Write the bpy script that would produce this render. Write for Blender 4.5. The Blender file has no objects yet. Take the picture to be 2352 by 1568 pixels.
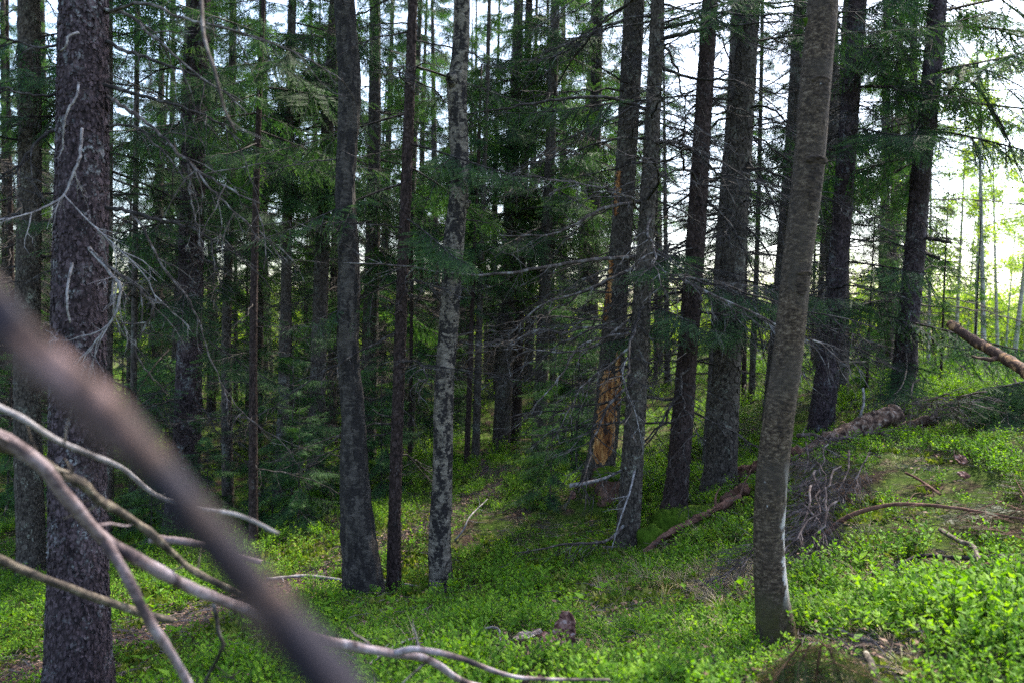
import bpy, math
import numpy as np
from mathutils import Matrix, Vector

rng = np.random.default_rng(11)
sc = bpy.context.scene
COL = sc.collection
rad = math.radians

# ------------------------------------------------------------------ camera
FPX = 28.0 / 36.0 * 2352.0
CAM = np.array([0.0, 0.0, 1.55])
PITCH, ROLL = rad(-1.3), rad(1.2)
fw = np.array([0, math.cos(PITCH), math.sin(PITCH)])
r0_ = np.array([1.0, 0, 0]); u0_ = np.cross(r0_, fw)
rt = r0_ * math.cos(ROLL) + u0_ * math.sin(ROLL)
up = u0_ * math.cos(ROLL) - r0_ * math.sin(ROLL)
cd = bpy.data.cameras.new('camera'); cam = bpy.data.objects.new('camera', cd); COL.objects.link(cam)
cam.matrix_world = Matrix(((rt[0], up[0], -fw[0], CAM[0]), (rt[1], up[1], -fw[1], CAM[1]), (rt[2], up[2], -fw[2], CAM[2]), (0, 0, 0, 1)))
cd.lens = 28; cd.sensor_width = 36; cd.clip_start = 0.05; cd.clip_end = 2000
cd.dof.use_dof = True; cd.dof.focus_distance = 6.0; cd.dof.aperture_fstop = 2.0
sc.camera = cam

# ------------------------------------------------------------------ world, sun, exposure
SUN_AZ, SUN_EL = rad(38), rad(54)
w = bpy.data.worlds.new('World'); sc.world = w; w.use_nodes = True
nt = w.node_tree; nt.nodes.clear()
sky = nt.nodes.new('ShaderNodeTexSky'); sky.sky_type = 'NISHITA'; sky.sun_disc = False
sky.sun_elevation = SUN_EL; sky.sun_rotation = SUN_AZ; sky.dust_density = 2.5; sky.air_density = 1.0
bg = nt.nodes.new('ShaderNodeBackground'); bg.inputs[1].default_value = 0.15
wo = nt.nodes.new('ShaderNodeOutputWorld')
nt.links.new(sky.outputs[0], bg.inputs[0]); nt.links.new(bg.outputs[0], wo.inputs[0])
ld = bpy.data.lights.new('sun', 'SUN'); ld.energy = 3.0; ld.angle = rad(0.53); ld.color = (1, 0.93, 0.82)
lo = bpy.data.objects.new('sun', ld); COL.objects.link(lo)
sdir = Vector((math.sin(SUN_AZ) * math.cos(SUN_EL), math.cos(SUN_AZ) * math.cos(SUN_EL), math.sin(SUN_EL)))
lo.rotation_euler = sdir.to_track_quat('Z', 'Y').to_euler(); lo.location = (20, 30, 30)
vs = sc.view_settings; vs.view_transform = 'Standard'; vs.look = 'None'; vs.gamma = 1; vs.use_curve_mapping = False
vs.exposure = 2.15
cy = sc.cycles
cy.max_bounces = 4; cy.diffuse_bounces = 2; cy.glossy_bounces = 2; cy.transmission_bounces = 4; cy.transparent_max_bounces = 4
cy.caustics_reflective = False; cy.caustics_refractive = False
cy.use_denoising = False; cy.use_adaptive_sampling = True; cy.adaptive_threshold = 0.01

# ------------------------------------------------------------------ helpers
def at(u, v, D):
    """point seen at pixel (u, v) of the 2352 px wide photograph, at depth D metres"""
    return CAM + D * (fw + rt * ((u - 1176) / FPX) - up * ((v - 784) / FPX))

def vnoise(P, seed=0):
    P = np.asarray(P, float); i = np.floor(P).astype(np.int64); f = P - i; f = f * f * (3 - 2 * f)
    out = np.zeros(len(P))
    for dx in (0, 1):
        for dy in (0, 1):
            for dz in (0, 1):
                h = ((i[:, 0] + dx) * 374761393 + (i[:, 1] + dy) * 668265263 + (i[:, 2] + dz) * 1274126177 + seed * 974711) & 0xFFFFFFFF
                h = ((h ^ (h >> 13)) * 1103515245) & 0xFFFFFFFF
                h = (h ^ (h >> 16)) & 0xFFFF
                wgt = (f[:, 0] if dx else 1 - f[:, 0]) * (f[:, 1] if dy else 1 - f[:, 1]) * (f[:, 2] if dz else 1 - f[:, 2])
                out += wgt * (h / 32767.5 - 1)
    return out

class Geo:
    def __init__(self): self.V, self.F, self.M, self.T, self.n = [], [], [], [], 0
    def add(self, v, f, m=0, t=0.0):
        v = np.asarray(v, float); f = np.asarray(f, np.int64)
        if len(f) == 0: return
        self.V.append(v); self.F.append(f + self.n)
        self.M.append(np.full(len(f), m, np.int32) if np.isscalar(m) else m)
        self.T.append(np.full(len(v), t, np.float32) if np.isscalar(t) else t)
        self.n += len(v)
    def arr(self):
        return (np.concatenate(self.V), np.concatenate(self.F), np.concatenate(self.M), np.concatenate(self.T))
    def addg(self, a, R=None, t=None, s=1.0, tint=None, m=None):
        v, f, mm, tt = a
        v = v * s
        if R is not None: v = v @ R.T
        if t is not None: v = v + t
        self.add(v, f, mm if m is None else m, tt if tint is None else np.clip(tt + tint, 0, 1).astype(np.float32))
    def mesh(self, name, mats, smooth=False):
        v, f, m, t = self.arr(); me = bpy.data.meshes.new(name)
        me.vertices.add(len(v)); me.vertices.foreach_set('co', v.astype(np.float32).ravel())
        me.loops.add(len(f) * 3); me.loops.foreach_set('vertex_index', f.astype(np.int32).ravel())
        me.polygons.add(len(f)); me.polygons.foreach_set('loop_start', np.arange(0, len(f) * 3, 3, dtype=np.int32))
        me.polygons.foreach_set('material_index', m.astype(np.int32))
        me.polygons.foreach_set('use_smooth', np.full(len(f), smooth, dtype=bool))
        a = me.attributes.new('tint', 'FLOAT', 'POINT'); a.data.foreach_set('value', t.astype(np.float32))
        for x in (mats if isinstance(mats, (list, tuple)) else [mats]): me.materials.append(x)
        me.update(); me.validate()
        return me

def link(name, me, parent=None, loc=(0, 0, 0), kind=None, R=None, s=1.0):
    o = bpy.data.objects.new(name, me); COL.objects.link(o)
    if parent is not None: o.parent = parent
    if R is not None:
        M = Matrix([list(R[0] * s) + [loc[0]], list(R[1] * s) + [loc[1]], list(R[2] * s) + [loc[2]], [0, 0, 0, 1]])
        o.matrix_local = M
    else:
        o.location = loc; o.scale = (s, s, s)
    if kind: o['kind'] = kind
    return o

def tag(o, label, cat, group=None):
    o['label'] = label; o['category'] = cat
    if group: o['group'] = group
    return o

def empty(name, loc):
    o = bpy.data.objects.new(name, None); COL.objects.link(o); o.location = loc; o.empty_display_size = 0.2
    return o

def unit(v):
    v = np.asarray(v, float); return v / (np.linalg.norm(v) + 1e-12)

def frame(d, upv=(0, 0, 1)):
    """rotation taking +X to d with +Z near upv"""
    x = unit(d); y = np.cross(upv, x)
    if np.linalg.norm(y) < 1e-4: y = np.array([0, 1.0, 0])
    y = unit(y); z = np.cross(x, y)
    return np.stack([x, y, z], 1)

def rotz(a):
    c, s = math.cos(a), math.sin(a); return np.array([[c, -s, 0], [s, c, 0], [0, 0, 1.0]])

def smooth_path(P, n):
    """Catmull-Rom resample of a polyline"""
    P = np.asarray(P, float)
    if len(P) < 3:
        t = np.linspace(0, 1, n)[:, None]; return P[0] * (1 - t) + P[-1] * t
    d = np.r_[0, np.cumsum(np.linalg.norm(np.diff(P, axis=0), axis=1))]; d = d / d[-1] * (len(P) - 1)
    Q = np.vstack([2 * P[0] - P[1], P, 2 * P[-1] - P[-2]])
    s = np.interp(np.linspace(0, len(P) - 1, n), d, np.arange(len(P)))
    i = np.clip(np.floor(s).astype(int), 0, len(P) - 2); t = (s - i)[:, None]
    a, b, c, e = Q[i], Q[i + 1], Q[i + 2], Q[i + 3]
    return 0.5 * (2 * b + (c - a) * t + (2 * a - 5 * b + 4 * c - e) * t ** 2 + (3 * b - a - 3 * c + e) * t ** 3)

def tube_arr(P, R, sides=6, cap=True, rmod=None):
    P = np.asarray(P, float); n = len(P); R = np.broadcast_to(np.asarray(R, float), (n,))
    T = np.gradient(P, axis=0); T /= np.linalg.norm(T, axis=1)[:, None] + 1e-12
    a = np.array([0, 0, 1.0]) if abs(T[0][2]) < 0.9 else np.array([1.0, 0, 0])
    N = np.zeros_like(P); nn = unit(a - T[0] * (a @ T[0]))
    for i in range(n):
        nn = unit(nn - T[i] * (nn @ T[i])); N[i] = nn
    B = np.cross(T, N)
    th = np.linspace(0, 2 * math.pi, sides, endpoint=False)
    rr = R[:, None] * np.ones(sides)
    if rmod is not None: rr = rmod(P, N, B, th, rr)
    V = P[:, None] + rr[:, :, None] * (np.cos(th)[None, :, None] * N[:, None] + np.sin(th)[None, :, None] * B[:, None])
    V = V.reshape(-1, 3)
    i = np.arange(n - 1)[:, None] * sides; j = np.arange(sides)[None]; k = (j + 1) % sides
    q = np.stack([i + j, i + k, i + k + sides, i + j + sides], -1).reshape(-1, 4)
    F = np.concatenate([q[:, [0, 1, 2]], q[:, [0, 2, 3]]])
    if cap:
        V = np.vstack([V, P[0], P[-1]]); c0, c1 = n * sides, n * sides + 1; jj = np.arange(sides); kk = (jj + 1) % sides
        F = np.concatenate([F, np.stack([np.full(sides, c0), kk, jj], 1), np.stack([np.full(sides, c1), jj + (n - 1) * sides, kk + (n - 1) * sides], 1)])
    return V, F

# ------------------------------------------------------------------ materials
def nodes(name):
    m = bpy.data.materials.new(name); m.use_nodes = True; t = m.node_tree; t.nodes.clear()
    out = t.nodes.new('ShaderNodeOutputMaterial'); p = t.nodes.new('ShaderNodeBsdfPrincipled')
    p.inputs['Specular IOR Level'].default_value = 0.25
    t.links.new(p.outputs[0], out.inputs[0]); return m, t, p, out

def N(t, typ, **kw):
    n = t.nodes.new(typ)
    for k, v in kw.items():
        if k in n.inputs: n.inputs[k].default_value = v
        else: setattr(n, k, v)
    return n

def ramp(t, fac, stops):
    r = t.nodes.new('ShaderNodeValToRGB'); e = r.color_ramp.elements
    while len(e) < len(stops): e.new(0.5)
    for x, (p, c) in zip(e, stops): x.position = p; x.color = (*c, 1) if len(c) == 3 else c
    t.links.new(fac, r.inputs[0]); return r.outputs[0]

def coords(t, scale=(1, 1, 1)):
    tc = t.nodes.new('ShaderNodeTexCoord'); mp = t.nodes.new('ShaderNodeMapping'); mp.inputs['Scale'].default_value = scale
    oi = t.nodes.new('ShaderNodeObjectInfo'); va = t.nodes.new('ShaderNodeVectorMath'); va.operation = 'ADD'
    t.links.new(tc.outputs['Object'], mp.inputs[0])
    ml = N(t, 'ShaderNodeMath', operation='MULTIPLY'); ml.inputs[1].default_value = 37.0
    t.links.new(oi.outputs['Random'], ml.inputs[0])
    t.links.new(mp.outputs[0], va.inputs[0]); t.links.new(ml.outputs[0], va.inputs[1])
    return va.outputs[0]

def noise(t, vec, scale, detail=4, rough=0.6, dist=0.0):
    n = N(t, 'ShaderNodeTexNoise', Scale=scale, Detail=detail, Roughness=rough, Distortion=dist)
    t.links.new(vec, n.inputs['Vector']); return n.outputs['Fac']

def mix(t, fac, a, b, blend='MIX'):
    m = t.nodes.new('ShaderNodeMix'); m.data_type = 'RGBA'; m.blend_type = blend
    for s, v in ((m.inputs[0], fac), (m.inputs[6], a), (m.inputs[7], b)):
        if hasattr(v, 'is_linked') or hasattr(v, 'links'): t.links.new(v, s)
        else: s.default_value = v if np.isscalar(v) else (*v, 1)
    return m.outputs[2]

def bump(t, p, h, strength, dist=0.01):
    b = N(t, 'ShaderNodeBump', Strength=strength, Distance=dist); t.links.new(h, b.inputs['Height']); t.links.new(b.outputs[0], p.inputs['Normal'])

def bark_spruce(name, c0, c1, c2, lichen=(0.30, 0.32, 0.28), lich=0.62, scale=1.0):
    m, t, p, o = nodes(name); v = coords(t)
    vs_ = coords(t, (1, 1, 0.55))
    vo = N(t, 'ShaderNodeTexVoronoi', Scale=55 * scale); vo.feature = 'F1'; t.links.new(vs_, vo.inputs['Vector'])
    n1 = noise(t, v, 6 * scale, 5, 0.7); n2 = noise(t, v, 60 * scale, 4, 0.7)
    col = ramp(t, vo.outputs['Distance'], [(0.0, c2), (0.45, c1), (0.85, c0)])
    at_ = N(t, 'ShaderNodeAttribute'); at_.attribute_name = 'tint'
    col = mix(t, at_.outputs['Fac'], col, c2)
    lm = ramp(t, n1, [(lich - 0.06, (0, 0, 0)), (lich + 0.06, (1, 1, 1))])
    lm2 = ramp(t, n2, [(0.45, (0, 0, 0)), (0.6, (1, 1, 1))])
    ml = mix(t, 1.0, lm, lm2, 'MULTIPLY')
    col = mix(t, ml, col, lichen)
    n3 = noise(t, v, 2.0, 3); col = mix(t, ramp(t, n3, [(0.3, (0.65,) * 3), (0.7, (1.1,) * 3)]), (0, 0, 0), col, 'MULTIPLY') if False else col
    t.links.new(col, p.inputs['Base Color']); p.inputs['Roughness'].default_value = 0.9
    h = mix(t, 0.5, vo.outputs['Distance'], n2); bump(t, p, h, 0.9, 0.012); return m

def wood_mat(name, stops, zs=1.0, sc_=8.0, bumpd=0.004, rough=0.85):
    m, t, p, o = nodes(name); v = coords(t, (1, 1, zs)); n1 = noise(t, v, sc_, 6, 0.68, 0.5)
    col = ramp(t, n1, stops); n2 = noise(t, coords(t), 3.0, 3)
    t.links.new(col, p.inputs['Base Color']); p.inputs['Roughness'].default_value = rough
    bump(t, p, noise(t, v, sc_ * 5, 4), 0.7, bumpd); return m

def leaf_mat(name, stops, trans=(0.3, 0.5, 0.05), tf=0.45, rough=0.5, spec=0.3):
    m, t, p, o = nodes(name)
    a = N(t, 'ShaderNodeAttribute'); a.attribute_name = 'tint'
    oi = t.nodes.new('ShaderNodeObjectInfo')
    ad = N(t, 'ShaderNodeMath', operation='MULTIPLY_ADD'); ad.inputs[1].default_value = 0.25
    t.links.new(oi.outputs['Random'], ad.inputs[0])
    sub = N(t, 'ShaderNodeMath', operation='SUBTRACT'); sub.inputs[1].default_value = 0.12
    t.links.new(a.outputs['Fac'], sub.inputs[0]); t.links.new(sub.outputs[0], ad.inputs[2])
    col = ramp(t, ad.outputs[0], stops)
    t.links.new(col, p.inputs['Base Color']); p.inputs['Roughness'].default_value = rough; p.inputs['Specular IOR Level'].default_value = spec
    tr = t.nodes.new('ShaderNodeBsdfTranslucent'); t.links.new(mix(t, 1.0, col, trans, 'MULTIPLY'), tr.inputs[0])
    ms = t.nodes.new('ShaderNodeMixShader'); ms.inputs[0].default_value = tf
    t.links.new(p.outputs[0], ms.inputs[1]); t.links.new(tr.outputs[0], ms.inputs[2]); t.links.new(ms.outputs[0], o.inputs[0])
    return m

M = {}
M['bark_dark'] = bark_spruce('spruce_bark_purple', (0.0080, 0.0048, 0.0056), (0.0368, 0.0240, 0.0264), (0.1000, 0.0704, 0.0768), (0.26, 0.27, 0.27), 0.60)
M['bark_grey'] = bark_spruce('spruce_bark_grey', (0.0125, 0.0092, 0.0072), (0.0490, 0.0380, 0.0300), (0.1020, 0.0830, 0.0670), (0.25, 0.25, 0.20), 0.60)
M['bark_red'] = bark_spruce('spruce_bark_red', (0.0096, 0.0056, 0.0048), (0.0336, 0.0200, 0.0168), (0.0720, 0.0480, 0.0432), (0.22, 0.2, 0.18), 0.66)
M['bark_far_hazed'] = bark_spruce('spruce_bark_far_hazed', (0.022, 0.017, 0.014), (0.066, 0.052, 0.044), (0.12, 0.10, 0.088), (0.2, 0.21, 0.18), 0.58, 0.7)  # lightened: the veil of haze over distant trunks is in the colour

def birch_old(name, white, lo_, hi_, zst=0.5):
    m, t, p, o = nodes(name); v = coords(t, (1, 1, zst)); hv = coords(t, (0.8, 0.8, 2.0))
    n1 = noise(t, v, 12, 3, 0.6, 0.5); n2 = noise(t, hv, 16, 6, 0.75); n3 = noise(t, coords(t), 70, 4, 0.7); n4 = noise(t, coords(t, (1, 1, 1.6)), 28, 5, 0.75)
    wcol = ramp(t, n2, [(0.34, (0.028, 0.022, 0.018)), (0.44, tuple(0.42 * x for x in white)), (0.56, tuple(0.8 * x for x in white)), (0.72, tuple(min(1, 1.3 * x) for x in white))])
    msk = mix(t, 0.45, n1, n4)
    fm = ramp(t, msk, [(lo_, (0, 0, 0)), (hi_, (1, 1, 1))])
    dk = ramp(t, n3, [(0.3, (0.005, 0.004, 0.004)), (0.6, (0.028, 0.023, 0.021)), (0.8, (0.085, 0.075, 0.068))])
    t.links.new(mix(t, fm, dk, wcol), p.inputs['Base Color']); p.inputs['Roughness'].default_value = 0.9
    bump(t, p, mix(t, 0.5, msk, n3), 1.0, 0.03); return m
M['birch_black'] = birch_old('old_birch_bark_black', (0.095, 0.08, 0.068), 0.497, 0.522, 0.35)
M['birch_white'] = birch_old('old_birch_bark_pale', (0.25, 0.21, 0.165), 0.490, 0.512, 0.6)
M['birch_far'] = birch_old('birch_bark_far', (0.55, 0.52, 0.47), 0.33, 0.40)

def birch_near():
    m, t, p, o = nodes('grey_birch_bark'); hv = coords(t, (1.0, 1.0, 2.2)); v = coords(t)
    n1 = noise(t, hv, 34, 8, 0.85); n2 = noise(t, v, 4, 4, 0.6); n3 = noise(t, v, 8, 5, 0.7, 1.0); n4 = noise(t, coords(t, (1, 1, 2.5)), 120, 3)
    col = ramp(t, n1, [(0.40, (0.005, 0.003, 0.002)), (0.47, (0.036, 0.022, 0.013)), (0.53, (0.080, 0.053, 0.033)), (0.60, (0.22, 0.165, 0.115))])
    col = mix(t, ramp(t, n2, [(0.42, (0, 0, 0)), (0.62, (0.7, 0.7, 0.7))]), col, (0.055, 0.042, 0.032))
    # white birch skin low on the stem, on the side away from the path
    ge = t.nodes.new('ShaderNodeTexCoord'); sx = t.nodes.new('ShaderNodeSeparateXYZ'); t.links.new(ge.outputs['Object'], sx.inputs[0])
    hz = N(t, 'ShaderNodeMapRange'); t.links.new(sx.outputs[2], hz.inputs[0])
    for i, x in enumerate((0.22, 0.34, 0.0, 1.0)): hz.inputs[i + 1].default_value = x
    hz2 = N(t, 'ShaderNodeMapRange'); t.links.new(sx.outputs[2], hz2.inputs[0])
    for i, x in enumerate((0.62, 0.95, 1.0, 0.0)): hz2.inputs[i + 1].default_value = x
    side = N(t, 'ShaderNodeMapRange'); t.links.new(sx.outputs[0], side.inputs[0])
    for i, x in enumerate((-0.06, 0.03, -0.3, 0.42)): side.inputs[i + 1].default_value = x
    ad = N(t, 'ShaderNodeMath', operation='ADD'); t.links.new(side.outputs[0], ad.inputs[0]); t.links.new(n3, ad.inputs[1])
    wm = ramp(t, ad.outputs[0], [(0.56, (0, 0, 0)), (0.64, (1, 1, 1))])
    wm = mix(t, 1.0, wm, hz.outputs[0], 'MULTIPLY'); wm = mix(t, 1.0, wm, hz2.outputs[0], 'MULTIPLY')
    col = mix(t, wm, col, (0.50, 0.47, 0.44))
    spot = ramp(t, noise(t, v, 26, 2, 0.4), [(0.76, (0, 0, 0)), (0.79, (1, 1, 1))]); col = mix(t, spot, col, (0.42, 0.41, 0.40))
    hm = N(t, 'ShaderNodeMapRange'); t.links.new(sx.outputs[2], hm.inputs[0])
    for i, x in enumerate((0.1, 0.38, 1.0, 0.0)): hm.inputs[i + 1].default_value = x
    ms_ = mix(t, 1.0, hm.outputs[0], ramp(t, n3, [(0.4, (0, 0, 0)), (0.55, (1, 1, 1))]), 'MULTIPLY'); col = mix(t, ms_, col, (0.07, 0.062, 0.018))
    t.links.new(col, p.inputs['Base Color']); p.inputs['Roughness'].default_value = 0.8
    bump(t, p, mix(t, 0.4, n1, n4), 1.0, 0.016); return m
M['birch_near'] = birch_near()
M['knot'] = wood_mat('birch_knot_bark', [(0.38, (0.008, 0.005, 0.004)), (0.5, (0.034, 0.022, 0.015)), (0.62, (0.085, 0.060, 0.042))], 4.0, 26)
M['twig_dead'] = wood_mat('dead_twig_bark', [(0.38, (0.022, 0.016, 0.014)), (0.50, (0.062, 0.048, 0.041)), (0.58, (0.13, 0.115, 0.108)), (0.70, (0.30, 0.30, 0.28))], 1, 14)
M['twig_dark'] = wood_mat('dark_twig_bark', [(0.38, (0.008, 0.006, 0.006)), (0.52, (0.026, 0.020, 0.017)), (0.64, (0.10, 0.092, 0.085))], 1, 12)
M['twig_pale'] = wood_mat('pale_weathered_twig', [(0.34, (0.07, 0.058, 0.054)), (0.48, (0.19, 0.17, 0.165)), (0.62, (0.32, 0.295, 0.29)), (0.78, (0.48, 0.46, 0.45))], 1, 26)
M['twig_far_hazed'] = wood_mat('far_twig_bark_hazed', [(0.38, (0.030, 0.024, 0.020)), (0.52, (0.075, 0.062, 0.052)), (0.66, (0.15, 0.135, 0.12))], 1, 12)  # paler twig colour carries the haze of the wood behind
M['brush'] = wood_mat('grey_brushwood', [(0.36, (0.022, 0.014, 0.012)), (0.5, (0.075, 0.053, 0.047)), (0.66, (0.20, 0.165, 0.155))], 1, 9)
M['pale_branch'] = wood_mat('pale_dead_branch', [(0.36, (0.020, 0.015, 0.019)), (0.45, (0.075, 0.052, 0.052)), (0.52, (0.165, 0.125, 0.125)), (0.58, (0.21, 0.17, 0.18)), (0.66, (0.33, 0.285, 0.30))], 1, 8, 0.003)
M['lichen_branch'] = wood_mat('lichen_crusted_branch', [(0.34, (0.012, 0.010, 0.010)), (0.5, (0.07, 0.055, 0.042)), (0.62, (0.17, 0.14, 0.10)), (0.72, (0.34, 0.33, 0.29))], 1, 26, 0.006)
M['near_branch'] = wood_mat('dark_smooth_branch', [(0.40, (0.007, 0.006, 0.013)), (0.52, (0.014, 0.009, 0.010)), (0.58, (0.045, 0.025, 0.020)), (0.70, (0.20, 0.135, 0.13))], 1, 16, 0.002)  # palest stop paints highlights into the branch colour
M['log'] = wood_mat('fallen_log_bark', [(0.38, (0.020, 0.010, 0.007)), (0.47, (0.085, 0.046, 0.030)), (0.55, (0.18, 0.115, 0.08)), (0.66, (0.36, 0.30, 0.25))], 1, 16, 0.016)
M['red_log'] = wood_mat('red_rotten_log', [(0.3, (0.03, 0.014, 0.010)), (0.5, (0.10, 0.048, 0.032)), (0.7, (0.2, 0.11, 0.08))], 1, 14, 0.012)
M['hollow'] = wood_mat('dark_rot', [(0.3, (0.006, 0.004, 0.003)), (0.7, (0.03, 0.02, 0.015))], 1, 20)
M['peeled'] = wood_mat('peeled_pine_log', [(0.44, (0.055, 0.030, 0.022)), (0.53, (0.10, 0.056, 0.038)), (0.60, (0.42, 0.23, 0.11)), (0.75, (0.50, 0.30, 0.15))], 1, 9, 0.006)
M['wood_orange'] = wood_mat('exposed_orange_wood', [(0.38, (0.035, 0.012, 0.005)), (0.45, (0.20, 0.072, 0.022)), (0.53, (0.42, 0.19, 0.06)), (0.66, (0.62, 0.37, 0.16))], 0.14, 20, 0.014)
M['slab'] = wood_mat('red_bark_slab', [(0.40, (0.035, 0.012, 0.009)), (0.48, (0.14, 0.062, 0.047)), (0.57, (0.25, 0.135, 0.105)), (0.68, (0.45, 0.36, 0.33))], 1, 30, 0.006)
M['chip'] = wood_mat('pale_wood_chip', [(0.3, (0.16, 0.09, 0.07)), (0.55, (0.42, 0.30, 0.24)), (0.75, (0.62, 0.52, 0.45))], 3, 16, 0.006)
M['needle'] = leaf_mat('spruce_needles', [(0.0, (0.013, 0.038, 0.017)), (0.45, (0.034, 0.086, 0.031)), (0.8, (0.070, 0.150, 0.042)), (1.0, (0.13, 0.23, 0.06))], (1.4, 1.6, 0.6), 0.34, 0.6, 0.2)
M['needle_dry'] = leaf_mat('drying_spruce_needles', [(0.0, (0.022, 0.045, 0.018)), (0.5, (0.045, 0.080, 0.030)), (0.8, (0.095, 0.115, 0.045)), (1.0, (0.22, 0.15, 0.085))], (1.0, 1.0, 0.5), 0.2, 0.5)
M['bilberry'] = leaf_mat('bilberry_leaves', [(0.0, (0.028, 0.078, 0.006)), (0.35, (0.075, 0.180, 0.008)), (0.7, (0.115, 0.245, 0.010)), (1.0, (0.18, 0.31, 0.018))], (1.5, 1.5, 0.45), 0.42, 0.6, 0.2)
M['stem'] = wood_mat('bilberry_stems', [(0.3, (0.03, 0.035, 0.012)), (0.7, (0.07, 0.08, 0.03))], 1, 20)
M['birch_leaf'] = leaf_mat('spring_birch_leaves', [(0.0, (0.10, 0.19, 0.02)), (0.5, (0.18, 0.29, 0.028)), (1.0, (0.30, 0.38, 0.06))], (1.6, 1.6, 0.6), 0.5, 0.45)
M['grass'] = leaf_mat('forest_grass', [(0.0, (0.04, 0.10, 0.012)), (0.5, (0.09, 0.19, 0.022)), (0.75, (0.2, 0.24, 0.06)), (1.0, (0.42, 0.34, 0.20))], (1.2, 1.3, 0.6), 0.35, 0.5)
M['straw'] = leaf_mat('dry_straw_grass', [(0.0, (0.22, 0.16, 0.08)), (0.5, (0.36, 0.28, 0.16)), (1.0, (0.5, 0.42, 0.28))], (1.1, 1.1, 0.9), 0.3, 0.6)
M['moss_tuft'] = leaf_mat('feather_moss', [(0.0, (0.05, 0.09, 0.010)), (0.5, (0.11, 0.16, 0.018)), (1.0, (0.22, 0.24, 0.05))], (1.2, 1.3, 0.5), 0.3, 0.7, 0.1)
M['litter'] = wood_mat('leaf_litter', [(0.3, (0.05, 0.028, 0.02)), (0.5, (0.14, 0.085, 0.06)), (0.65, (0.26, 0.18, 0.13)), (0.8, (0.46, 0.38, 0.32))], 1, 9)

def moss_mat():
    m, t, p, o = nodes('cushion_moss'); v = coords(t)
    n1 = noise(t, v, 14, 5, 0.7); n2 = noise(t, v, 130, 3)
    t.links.new(ramp(t, n1, [(0.3, (0.025, 0.05, 0.006)), (0.55, (0.06, 0.11, 0.010)), (0.75, (0.11, 0.16, 0.02))]), p.inputs['Base Color'])
    p.inputs['Roughness'].default_value = 1.0; p.inputs['Specular IOR Level'].default_value = 0.05
    bump(t, p, mix(t, 0.6, n1, n2), 1.0, 0.02); return m
M['moss'] = moss_mat()

def ground_mat():
    m, t, p, o = nodes('forest_floor'); tc = t.nodes.new('ShaderNodeTexCoord'); v = tc.outputs['Object']
    n1 = noise(t, v, 1.3, 5, 0.65, 0.4); n2 = noise(t, v, 26, 5, 0.75); n3 = noise(t, v, 140, 3, 0.7); n4 = noise(t, v, 4.5, 4, 0.6)
    moss = ramp(t, n2, [(0.3, (0.018, 0.034, 0.006)), (0.5, (0.05, 0.085, 0.011)), (0.7, (0.10, 0.145, 0.022))])
    dirt = ramp(t, n2, [(0.3, (0.016, 0.011, 0.008)), (0.5, (0.06, 0.038, 0.026)), (0.64, (0.12, 0.08, 0.055)), (0.8, (0.24, 0.175, 0.125))])
    mk = ramp(t, mix(t, 0.45, n1, n4), [(0.42, (0, 0, 0)), (0.54, (1, 1, 1))])
    col = mix(t, mk, dirt, moss)
    a = N(t, 'ShaderNodeAttribute'); a.attribute_name = 'tint'      # 1 on the trodden path
    pm = N(t, 'ShaderNodeMath', operation='ADD'); t.links.new(a.outputs['Fac'], pm.inputs[0])
    n5 = N(t, 'ShaderNodeMath', operation='MULTIPLY'); n5.inputs[1].default_value = 0.4; t.links.new(n4, n5.inputs[0]); t.links.new(n5.outputs[0], pm.inputs[1])
    pf = ramp(t, pm.outputs[0], [(0.5, (0, 0, 0)), (0.75, (1, 1, 1))])
    pth = ramp(t, n2, [(0.3, (0.05, 0.030, 0.021)), (0.5, (0.15, 0.092, 0.062)), (0.7, (0.27, 0.185, 0.13))])
    col = mix(t, pf, col, pth)
    t.links.new(col, p.inputs['Base Color']); p.inputs['Roughness'].default_value = 0.95; p.inputs['Specular IOR Level'].default_value = 0.1
    bump(t, p, mix(t, 0.5, n2, n3), 1.0, 0.03); return m
M['ground'] = ground_mat()

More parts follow.
